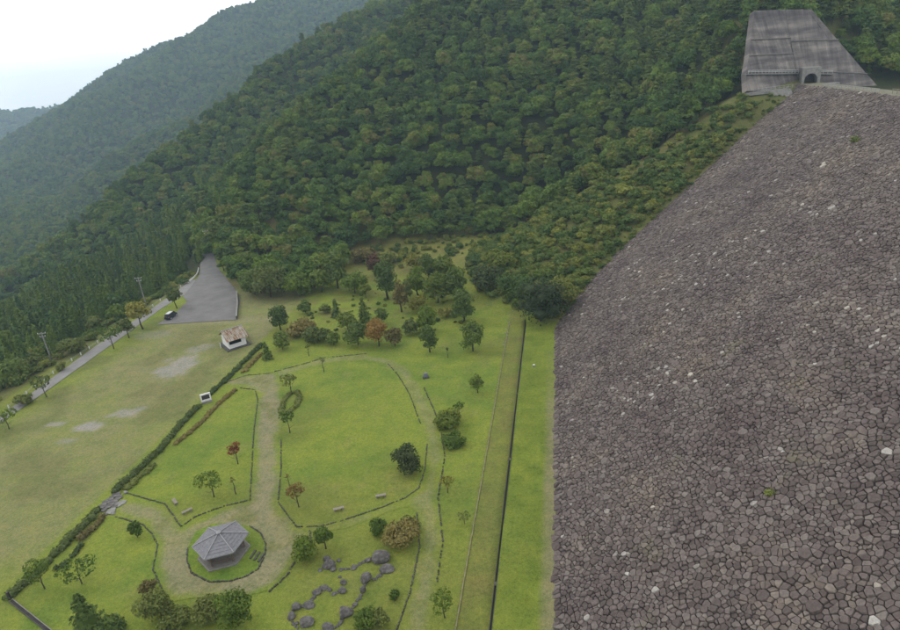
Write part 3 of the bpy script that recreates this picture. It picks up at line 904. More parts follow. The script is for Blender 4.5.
def cards(P, Nn, size, R, aspect=1.5, tone=None):
    """one bent diamond leaf spray at each point"""
    n = len(P)
    Nn = Nn / np.maximum(np.linalg.norm(Nn, axis=1), 1e-6)[:, None]
    r = R.normal(size=(n, 3)); t = np.cross(Nn, r); t /= np.maximum(np.linalg.norm(t, axis=1), 1e-6)[:, None]
    s = np.cross(Nn, t)
    L = (size * (.6 + .8 * R.rand(n)))[:, None]; W_ = L / aspect
    bend = Nn * L * (.30 * R.rand(n) + .05)[:, None]
    V = np.stack([P - t * L - bend, P - s * W_, P + t * L - bend, P + s * W_], 1).reshape(-1, 3)
    Fq = np.arange(4 * n).reshape(n, 4)
    tn = np.repeat(tone if tone is not None else R.rand(n), 4)
    return V, Fq, tn

def lobes_mesh(lobes, n_cards, size, seed, name, up=.25, core=.72, jitter=.6, low=-.55, ragged=.16):
    R = np.random.RandomState(seed)
    L = np.array(lobes, float)                       # cx cy cz rx ry rz
    area = (L[:, 3] * L[:, 5]); area /= area.sum()
    VV, Q4, T3, TT = [], [], [], []; nb = 0
    cv, cf = ico()
    for k, l in enumerate(L):
        n = max(6, int(n_cards * area[k]))
        d = R.normal(size=(n * 2, 3)); d /= np.linalg.norm(d, axis=1)[:, None]
        d = d[d[:, 2] > low][:n]; n = len(d)
        rad = 1 + ragged - (.26 + ragged) * R.rand(n) ** 1.4
        P = l[:3] + d * l[3:6] * rad[:, None]
        # leave out leaves buried deep in other lobes
        q = (P[:, None, :] - L[None, :, :3]) / L[None, :, 3:6]
        ins = (np.sum(q * q, -1) < .5)
        keep = ins.sum(1) == 0
        P = P[keep]; d = d[keep]
        Nn = d / l[3:6] * l[3:6].mean() + np.array([0, 0, up]) + R.normal(size=d.shape) * jitter
        t0 = R.rand()
        v, f, t = cards(P, Nn, size, R, tone=np.clip(.5 * t0 + .5 * R.rand(len(P)), 0, 1))
        VV.append(v); Q4.append(f + nb); TT.append(t); nb += len(v)
        if core:
            pv = cv * (1 + .18 * (R.rand(len(cv), 1) - .5)) * l[3:6] * core + l[:3]
            VV.append(pv); T3.append(cf + nb); TT.append(np.full(len(pv), .5 * t0 + .2)); nb += len(pv)
    me = mesh_np(name, np.concatenate(VV), [np.concatenate(Q4)] + ([np.concatenate(T3)] if T3 else []))
    vattr(me, 'tone', np.concatenate(TT))
    return me

def round_lobes(R, H, W_, z0, n=9, flat=.8):
    """lobes filling a crown from z0 up to H and W_ wide"""
    out = []; hz = (H - z0) / 2; cz = z0 + hz
    rl = W_ * .5
    out.append((0, 0, cz, rl * .55, rl * .55, hz * .72))
    for k in range(n):
        a = 2 * math.pi * (k / n * 2.0 + R.uniform(-.2, .2)); e = R.uniform(-.85, .95)
        rr = rl * .62 * math.sqrt(max(.05, 1 - e * e * .8))
        s = R.uniform(.30, .46) * rl
        out.append((rr * math.cos(a), rr * math.sin(a), cz + e * hz * .66, s, s, min(s * flat, hz * .5)))
    return out

def crown_round(name, H, W_, z0, seed, n=9, ncards=700, size=.45, **kw):
    return lobes_mesh(round_lobes(random.Random(seed), H, W_, z0, n), ncards, size, seed, name, **kw)

def crown_pads(name, H, W_, z0, seed, ncards=700, size=.42):
    """pine with flat layered foliage pads"""
    R = random.Random(seed); L = []
    m = 11
    for k in range(m):
        f = k / (m - 1); z = z0 + (H - z0) * (.08 + .9 * f)
        rr = W_ * .5 * (1 - f) ** .7 * R.uniform(.35, .75); a = R.uniform(0, 6.28)
        s = W_ * R.uniform(.20, .30) * (1.1 - .45 * f)
        L.append((rr * math.cos(a), rr * math.sin(a), z, s, s, s * .42))
    return lobes_mesh(L, ncards, size, seed, name, up=.7, core=.7, low=-.25)

def crown_cone(name, H, W_, z0, seed, tiers=9, ncards=700, size=.5, droop=.35, core=True):
    """conifer: tiers of drooping branch fingers round a stem"""
    R = np.random.RandomState(seed); VV, TT = [], []; T3 = []; nb = 0
    P, Nn, tn = [], [], []
    n_per = max(4, ncards // tiers)
    for k in range(tiers):
        f = (k + .5 * R.rand()) / tiers; z = z0 + (H - z0) * f; rad = W_ * .5 * (1 - f) ** .8 + .1 * W_ * .3
        nf = max(5, int(9 * (1 - f) + 4)); a0 = R.rand() * 6.28
        fingers = a0 + np.arange(nf) * 2 * np.pi / nf + R.normal(size=nf) * .15
        fl = R.uniform(.75, 1.12, nf); ft = R.rand(nf)
        c = R.randint(0, nf, int(n_per * (1.35 - f * .7)))
        u = R.rand(len(c)) ** .6
        r = u * rad * fl[c]
        ang = fingers[c] + R.normal(size=len(c)) * .20 * (1.1 - u * .5)
        P.append(np.stack([r * np.cos(ang), r * np.sin(ang), z - droop * r * .8 + R.normal(size=len(c)) * size * .35 + (H - z0) / tiers * .35], -1))
        Nn.append(np.stack([np.cos(ang) * .55, np.sin(ang) * .55, np.full(len(c), .9)], -1) + R.normal(size=(len(c), 3)) * .3)
        tn.append(.5 * ft[c] + .5 * R.rand(len(c)))
    v, f4, t = cards(np.concatenate(P), np.concatenate(Nn), size, R, 1.7, np.concatenate(tn))
    VV.append(v); TT.append(t); nb = len(v)
    faces = [f4]
    if core:
        m = 9
        ring = [(W_ * .30 * math.cos(6.283 * k / m) * R.uniform(.8, 1.2), W_ * .30 * math.sin(6.283 * k / m) * R.uniform(.8, 1.2), z0 + .05 * H) for k in range(m)]
        VV.append(np.array(ring + [(0, 0, H * .93), (0, 0, z0 + .03 * H)])); TT.append(np.full(m + 2, .3))
        faces.append(np.array([(nb + k, nb + (k + 1) % m, nb + m) for k in range(m)] + [(nb + (k + 1) % m, nb + k, nb + m + 1) for k in range(m)]))
    me = mesh_np(name, np.concatenate(VV), faces)
    vattr(me, 'tone', np.concatenate(TT))
    return me

def trunk_mesh(H, r, seed, limbs=4, top=.8, lean=.04, spread=.25, lo=.35):
    R = random.Random(seed); mb = MB()
    p = [(0, 0, -.4)]
    x = y = 0
    for k in range(1, 5):
        x += R.uniform(-lean, lean) * H; y += R.uniform(-lean, lean) * H
        p.append((x, y, H * top * k / 4))
    mb.tube(p, [r * 1.25, r * .95, r * .75, r * .5, r * .2], 7)
    for k in range(limbs):
        i = R.choice((2, 3)) if limbs < 6 else R.choice((1, 2, 3)); b0 = Vector(p[i]); a = R.uniform(0, 6.28); l = H * spread * R.uniform(.7, 1.2)
        mb.tube([b0, b0 + Vector((math.cos(a) * l * .55, math.sin(a) * l * .55, l * .35)), b0 + Vector((math.cos(a) * l, math.sin(a) * l, l * .8))], [r * .45, r * .3, r * .1], 5)
    mb.smooth = True
    me = bpy.data.meshes.new('trunk'); me.from_pydata(mb.v, [], mb.f); me.update(); me.materials.append(M['bark'])
    me.polygons.foreach_set('use_smooth', [True] * len(me.polygons))
    return me

def put_tree(name, label, cat, loc, crown_me, leaf, trunk_me=None, rz=0.0, sc=1.0, group=None):
    t = thing(name, label, cat, loc, rz, group)
    t.scale = (sc, sc, sc) if not hasattr(sc, '__len__') else sc
    if not crown_me.materials: crown_me.materials.append(F[leaf])
    c = bpy.data.objects.new('crown', crown_me); col.objects.link(c); c.parent = t
    if trunk_me is not None:
        k = bpy.data.objects.new('trunk', trunk_me); col.objects.link(k); k.parent = t
    return t, c

# forest prototypes (crown mesh, leaf material, trunk mesh); heights about 10 m
protos = []
for k in range(7):
    protos.append((crown_round('forest_crown', 9.5, 7.6 + (k % 3) * .7, 2.0, 100 + k, 10 + k % 3, 1250, .46), 'forest', trunk_mesh(9, .18, k)))
for k in range(4):
    protos.append((crown_pads('pine_crown', 10.5, 7.4, 2.5, 200 + k, 1100, .44), 'pine', trunk_mesh(10, .18, 20 + k)))
for k in range(3):
    protos.append((crown_cone('conifer_crown', 15.0, 5.6, 1.2, 300 + k, 13, 1300, .55), 'conifer', trunk_mesh(15, .2, 40 + k, 0, .97, .004)))
for me_, leaf, _t in protos: me_.materials.append(F[leaf])
N_B, N_P, N_C = 7, 4, 3

# scatter over the slopes in view
def jgrid(x0, x1, y0, y1, sp, seed):
    R = np.random.RandomState(seed)
    X, Y = np.meshgrid(np.arange(x0, x1, sp), np.arange(y0, y1, sp), indexing='ij')
    X = X + (R.rand(*X.shape) - .5) * sp * .95; Y = Y + (R.rand(*Y.shape) - .5) * sp * .95
    return X.ravel(), Y.ravel()
def visible(X, Y, Z, top, margin=60, slack=6):
    P = np.stack([X, Y, Z + top], -1)
    px, py, w = proj(P)
    ok = (w > 5) & (px > -margin) & (px < 900 + margin) & (py > -margin * 1.3) & (py < 630 + margin)
    i = np.where(ok)[0]
    hid = np.zeros(len(i), bool)
    for t in np.linspace(.25, .985, 44):
        q = CAM + (P[i] - CAM) * t
        hid |= ground_zv(q[:, 0], q[:, 1]) > q[:, 2] + slack
    return i[~hid]

LOT_A = LOT; rnd = random.Random(5)
FOREST_EDGE = pxpoly([(205, 262), (222, 272), (240, 290), (252, 296), (300, 292), (335, 285)]) + [tuple(Q(a, b, d)[:2]) for a, b, d in ((352, 254, 248), (420, 248, 242), (470, 242, 242), (500, 239, 238), (560, 208, 234), (620, 174, 227), (660, 148, 236), (700, 120, 250))] + [(60, 244), (62, 252), (66, 262), (70, 269), (95, 277), (121, 260), (160, 250), (400, 250)]
FOREST_A = FOREST_EDGE + [(400, 540), (-40, 540), (-170, 420), (-215, 330), (-190, 285)]
WALL_GAP = [(62.5, 240), (63.5, 247), (68, 262), (71, 268), (95, 276), (120, 264), (122, 240)]
xa, ya = jgrid(-262, 200, 180, 625, 4.3, 1)
ok = inside(xa, ya, FOREST_A) & ~inside(xa, ya, WALL_GAP)
xa, ya = xa[ok], ya[ok]
za = ground_zv(xa, ya)
vis = visible(xa, ya, za, 9)
xa, ya, za = xa[vis], ya[vis], za[vis]
px, py, w = proj(np.stack([xa, ya, za + 5], -1))
inf = (px > 8) & (px < 892) & (py > 8)
near = np.argsort(np.where(inf, w, 1e9))[:300]
near_set = set(near.tolist())
proto_crowns = {}
stuffA = []
for i in range(len(xa)):
    zone_p = float(fbm(np.array([xa[i] / 45.]), np.array([ya[i] / 45.]))[0])
    # pines gather on the right half of the slope
    p_pine = .18 + .38 * float(smooth((xa[i] + 60) / 100)) + (zone_p - .5) * .8
    k = N_B + rnd.randrange(N_P) if rnd.random() < p_pine else rnd.randrange(N_B)
    sc = rnd.choice((rnd.uniform(.42, .66), rnd.uniform(.55, .85), rnd.uniform(.75, 1.15)))
    if i in near_set:
        crown_me, leaf, tm = protos[k]
        pine = k >= N_B
        right = xa[i] > -40
        zone = 'beside the car park' if xa[i] < -100 else 'above the grove' if xa[i] < -45 else 'above the shrub slope' if xa[i] < 25 else 'near the abutment wall'
        label = ('dark layered pine in the lower forest ' if pine else 'round leafy broadleaf tree in the lower forest ') + zone
        t, c = put_tree('pine_tree' if pine else 'broadleaf_tree', label, 'tree', (xa[i], ya[i], za[i] - .1), crown_me, leaf, tm, rnd.uniform(0, 6.28), sc * (1.06 if not pine else 1), ('forest pines ' if pine else 'forest broadleaf trees ') + zone)
        proto_crowns.setdefault(k, c)
    else:
        stuffA.append((xa[i], ya[i], za[i], k, sc))

# conifers below the road on the left
xc, yc = jgrid(-300, -141, 95, 420, 5.2, 2)
edge = -143.5 - 8 * smooth((yc - 205) / 40) + 8 * smooth((130 - yc) / 60)
ok = (xc < edge) & ~inside(xc, yc, FOREST_A)
xc, yc = xc[ok], yc[ok]; zc = ground_zv(xc, yc)
vis = visible(xc, yc, zc, 12); xc, yc, zc = xc[vis], yc[vis], zc[vis]
px, py, w = proj(np.stack([xc, yc, zc + 9], -1))
inf = (px > 3) & (px < 892)
near = set(np.argsort(np.where(inf, w, 1e9))[:220].tolist())
for i in range(len(xc)):
    dd = edge[0]
    k = N_B + N_P + rnd.randrange(N_C) if rnd.random() < .8 else rnd.randrange(N_B)
    e_i = -143.5 - 8 * float(smooth((yc[i] - 205) / 40)) + 8 * float(smooth((130 - yc[i]) / 60))
    depth = e_i - xc[i]
    tx, ty, tw = proj(np.array([[xc[i], yc[i], zc[i] + 13.0]]))
    if ty[0] < np.interp(tx[0], [-60, 0, 50, 100, 150, 167, 200, 230], [330, 300, 274, 252, 220, 208, 185, 140]):
        stuffA.append((xc[i], yc[i], zc[i], rnd.randrange(N_B), rnd.uniform(.7, 1.0))); continue
    if depth < 9 and rnd.random() < .75: continue
    sc = rnd.uniform(.75, 1.1) * (.62 if depth < 12 else .85 if depth < 20 else 1.0)
    if i in near:
        crown_me, leaf, tm = protos[k]
        con = k >= N_B + N_P
        t, c = put_tree('conifer_tree' if con else 'broadleaf_tree', 'tall pointed green conifer in the stand below the roadside guard posts' if con else 'round crowned tree mixed among the conifers below the road', 'tree', (xc[i], yc[i], zc[i] - .1), crown_me, leaf, tm, rnd.uniform(0, 6.28), sc, 'conifers below the road' if con else 'broadleaf trees below the road')
        proto_crowns.setdefault(k, c)
    else:
        stuffA.append((xc[i], yc[i], zc[i], k, sc))

# far slopes
stuffF = []
def far_scatter(x0, x1, y0, y1, sp, seed, dmin, dmax, s0, s1):
    X, Y = jgrid(x0, x1, y0, y1, sp, seed)
    d = np.hypot(X, Y); ok = (d > dmin) & (d < dmax) & ~inside(X, Y, FOREST_A) & (X < 0)
    # the stand left of the road is planted above
    ok &= ~((X > -300) & (Y < 420) & (Y > 95))
    X, Y = X[ok], Y[ok]; Z = ground_zv(X, Y)
    v = visible(X, Y, Z, 10, 40, 14)
    for i in v:
        r = rnd.random()
        k = rnd.randrange(N_B) if r < .82 else N_B + rnd.randrange(N_P)
        sc = rnd.uniform(s0, s1); stuffF.append((X[i], Y[i], Z[i] - 1.6 * sc, k, sc))
far_scatter(-1500, 50, 150, 1500, 6.6, 3, 240, 900, .75, 1.2)
far_scatter(-2600, 50, 150, 2600, 9.0, 4, 900, 1900, .95, 1.5)
far_scatter(-3000, 0, 1200, 2800, 12.5, 6, 1900, 2600, 1.3, 2.0)
far_scatter(-3300, 0, 1800, 3700, 22, 7, 2600, 4000, 1.9, 3.0)
print('forest stuff', len(stuffA), len(stuffF))

def instancer(name, rows, crowns=None):
    crowns = crowns or proto_crowns
    A = np.array(rows)
    me = bpy.data.meshes.new(name)
    me.vertices.add(len(A)); me.vertices.foreach_set('co', np.c_[A[:, :2], A[:, 2] - .1].astype(np.float32).ravel())
    a = me.attributes.new('pick', 'INT', 'POINT'); a.data.foreach_set('value', A[:, 3].astype(np.int32))
    a = me.attributes.new('size', 'FLOAT', 'POINT'); a.data.foreach_set('value', A[:, 4].astype(np.float32))
    a = me.attributes.new('spin', 'FLOAT', 'POINT'); a.data.foreach_set('value', (np.random.RandomState(3).rand(len(A)) * 6.28).astype(np.float32))
    o = struct(link(name, me), 'stuff')
    ng = bpy.data.node_groups.new(name, 'GeometryNodeTree')
    ng.interface.new_socket('Geometry', in_out='INPUT', socket_type='NodeSocketGeometry')
    ng.interface.new_socket('Geometry', in_out='OUTPUT', socket_type='NodeSocketGeometry')
    gi = ng.nodes.new('NodeGroupInput'); go = ng.nodes.new('NodeGroupOutput')
    iop = ng.nodes.new('GeometryNodeInstanceOnPoints')
    join = ng.nodes.new('GeometryNodeJoinGeometry')
    keys = sorted(crowns)
    for k in reversed(keys):
        oi = ng.nodes.new('GeometryNodeObjectInfo'); oi.inputs['Object'].default_value = crowns[k]; oi.inputs['As Instance'].default_value = True
        ng.links.new(oi.outputs['Geometry'], join.inputs[0])
    def attr(nm, ty):
        n = ng.nodes.new('GeometryNodeInputNamedAttribute'); n.data_type = ty; n.inputs['Name'].default_value = nm; return n.outputs['Attribute']
    ng.links.new(gi.outputs[0], iop.inputs['Points']); ng.links.new(join.outputs[0], iop.inputs['Instance'])
    iop.inputs['Pick Instance'].default_value = True
    ng.links.new(attr('pick', 'INT'), iop.inputs['Instance Index'])
    cx = ng.nodes.new('ShaderNodeCombineXYZ'); ng.links.new(attr('spin', 'FLOAT'), cx.inputs['Z'])
    ng.links.new(cx.outputs[0], iop.inputs['Rotation'])
    ng.links.new(attr('size', 'FLOAT'), iop.inputs['Scale'])
    ng.links.new(iop.outputs[0], go.inputs[0])
    md = o.modifiers.new('trees', 'NODES'); md.node_group = ng
    return o
o = instancer('forest', stuffA); tag(o, 'dense mixed forest covering the upper near hillside', 'forest')
o = instancer('far_forest', stuffF); tag(o, 'hazy unbroken forest on the distant mountain slopes', 'forest')
# ------------------------------------------------------------------ shrubs on the slope beside the dam
SLOPE = [(-6, 156), (2, 164), (16, 184), (36, 204.5), (60, 229.5), (67, 238), (62, 250)] + [tuple(Q(a, b, d)[:2]) for a, b, d in ((700, 124, 246), (660, 152, 233), (620, 178, 224), (560, 212, 230), (500, 246, 230), (470, 252, 226), (452, 262, 218))] + [(-26, 176)]
shrub_me = [crown_round('shrub_crown', 2.2 + .3 * (k % 3), 3.4 + .35 * (k % 4), .0, 400 + k, 7, 560, .30) for k in range(6)]
for m_ in shrub_me: m_.materials.append(F['shrub'])
xs_, ys_ = jgrid(-30, 75, 150, 256, 2.3, 9)
ok = inside(xs_, ys_, SLOPE); xs_, ys_ = xs_[ok], ys_[ok]
edge_d = seg_dist(xs_, ys_, SLOPE[6:14])
order = sorted(range(len(xs_)), key=lambda i: ys_[i])
nS = 0; under_rows = []; shrub_crowns = {}
for i in order:
    x, y, ed = xs_[i], ys_[i], edge_d[i]
    g = ground_z(x, y)
    if x > 0 and dam_z(x) > g + .25: continue
    if ed < 7 and rnd.random() < .55: continue
    k = rnd.randrange(6); sc = rnd.uniform(.55, 1.15) * (1.0 if rnd.random() < .88 else 1.45)
    if nS < 298 and rnd.random() < .36:
        side = 'low on' if y < 185 else 'halfway up' if y < 212 else 'high on'
        t, c = put_tree('shrub', 'leafy shrub in the thicket ' + side + ' the slope between forest and dam', 'shrub', (x, y, g - .15), shrub_me[k], 'shrub', None, rnd.uniform(0, 6.28), (sc, sc, sc * rnd.uniform(.8, 1.2)), 'shrubs ' + side + ' the dam slope')
        shrub_crowns.setdefault(k, c); nS += 1
    else:
        under_rows.append((x, y, g, k, sc)) if rnd.random() < .85 else None
# low growth on the bare bank under the forest and along the groin
BANK = [tuple(Q(a, b, d)[:2]) for a, b, d in ((345, 262, 236), (352, 250, 248), (420, 244, 244), (470, 238, 244), (505, 236, 238), (470, 262, 218), (420, 276, 212), (380, 280, 215))]
xb, yb = jgrid(-110, 0, 160, 260, 2.2, 12)
okb = inside(xb, yb, BANK)
for x, y in zip(xb[okb], yb[okb]):
    if rnd.random() < .42: under_rows.append((x, y, ground_z(x, y), rnd.randrange(6), rnd.uniform(.3, .85)))
xb, yb = jgrid(-4, 78, 155, 246, 1.3, 13)
gd = seg_dist(xb, yb, [(-2, 154), (3.4, 164), (17, 184), (37, 204), (68, 237), (80, 246)])
for x, y, d_ in zip(xb, yb, gd):
    if d_ < 2.6 and ground_z(x, y) > dam_z(x) - .3 and rnd.random() < .5: under_rows.append((x, y, ground_z(x, y), rnd.randrange(6), rnd.uniform(.2, .5)))
xb, yb = jgrid(-110, -20, 150, 225, 2.6, 14)
GROVE = pxpoly([(272, 345), (300, 318), (345, 300), (395, 280), (450, 268), (470, 300), (455, 345), (400, 352), (330, 348)])
for x, y in zip(xb[inside(xb, yb, GROVE)], yb[inside(xb, yb, GROVE)]):
    if rnd.random() < .42: under_rows.append((x, y, ground_z(x, y), rnd.randrange(6), rnd.uniform(.15, .42)))
xb, yb = jgrid(-152, -112, 70, 212, 1.9, 15)
eb = -138.5 - 8 * smooth((yb - 205) / 40) + 8 * smooth((130 - yb) / 60)
for x, y, e in zip(xb, yb, eb):
    if e - 7.5 < x < e - .3 and rnd.random() < .55: under_rows.append((x, y, ground_z(x, y), rnd.randrange(6), rnd.uniform(.3, .85)))
o = instancer('undergrowth', under_rows, shrub_crowns); tag(o, 'low tangled undergrowth on the bank between forest, grove and dam stones', 'undergrowth')
print('shrubs', nS)

# ------------------------------------------------------------------ single park trees and bushes
seed_n = [1000]
def plant(px, py, hp, wp, kind, leaf, label, cat=None, z=None, dens=1.0):
    """base at (px, py) of the survey picture, height and width in its pixels there"""
    g = G(px, py)
    for _ in range(6):
        g = G(px, py, ground_z(g[0], g[1]))
    d = np.linalg.norm(g - CAM); mpp = d / FPX
    dep = math.asin((CAM_H - g[2]) / d)
    seed_n[0] += 1; sd = seed_n[0]
    Wm = wp * mpp * (.96 if kind != 'sapling' else 1)
    Wm *= (1.14 if 235 < py < 355 and px > 260 else 1.1) if kind in ('round', 'pads', 'cone', 'bush') else 1.0
    Hm = (hp * mpp - (.45 if kind == 'bush' else .18) * Wm * math.sin(dep)) / math.cos(dep)
    Hm = max(Hm, .5 * Wm)
    size = max(.14, mpp * 1.15)
    nc = int(min(2200, dens * 3.4 * (Wm * Hm + Wm * Wm * .6) / size ** 2 * .55) + 40)
    tm = None
    if kind == 'round':
        cr = crown_round('crown', Hm, Wm, Hm * .02, sd, 11, nc, size, core=.55, ragged=.38); tm = trunk_mesh(Hm, max(.06, Hm * .022), sd)
    elif kind == 'tree':
        cr = crown_round('crown', Hm, Wm, Hm * .30, sd, 8, nc, size, core=.5, ragged=.35); tm = trunk_mesh(Hm, max(.06, Hm * .025), sd, 5)
    elif kind == 'cone':
        cr = crown_cone('crown', Hm, Wm, Hm * .06, sd, 9, nc, size * 1.1, .3); tm = trunk_mesh(Hm, max(.06, Hm * .022), sd, 0, .95, .01)
    elif kind == 'pads':
        cr = crown_round('crown', Hm, Wm, Hm * .02, sd, 14, nc, size, core=.55, ragged=.4); tm = trunk_mesh(Hm, max(.07, Hm * .025), sd, 5, .85)
    elif kind == 'bush':
        cr = crown_round('crown', Hm, Wm, -.1, sd, 9, nc, size, core=.6, ragged=.35)
    elif kind == 'sapling':
        cr = crown_round('crown', Hm, Wm, Hm * .38, sd, 7, int(nc * .40), size * .9, core=0, jitter=.9); tm = trunk_mesh(Hm, max(.045, Hm * .018), sd, 7, .85, .03, .30)
    elif kind == 'bare':
        cr = crown_round('crown', Hm, Wm, Hm * .5, sd, 4, 26, size * .7, core=0, jitter=1.0); tm = trunk_mesh(Hm, max(.05, Hm * .022), sd, 6, .95, .03, .22)
    nm = {'round': 'park_tree', 'tree': 'park_tree', 'cone': 'young_conifer', 'pads': 'young_pine', 'bush': 'bush', 'sapling': 'sapling', 'bare': 'sapling'}[kind]
    cr.materials.append(F[leaf])
    t, c = put_tree(nm, label, cat or ('bush' if kind == 'bush' else 'tree'), (g[0], g[1], g[2] - .03), cr, leaf, tm, rnd.uniform(0, 6.28))
    return t

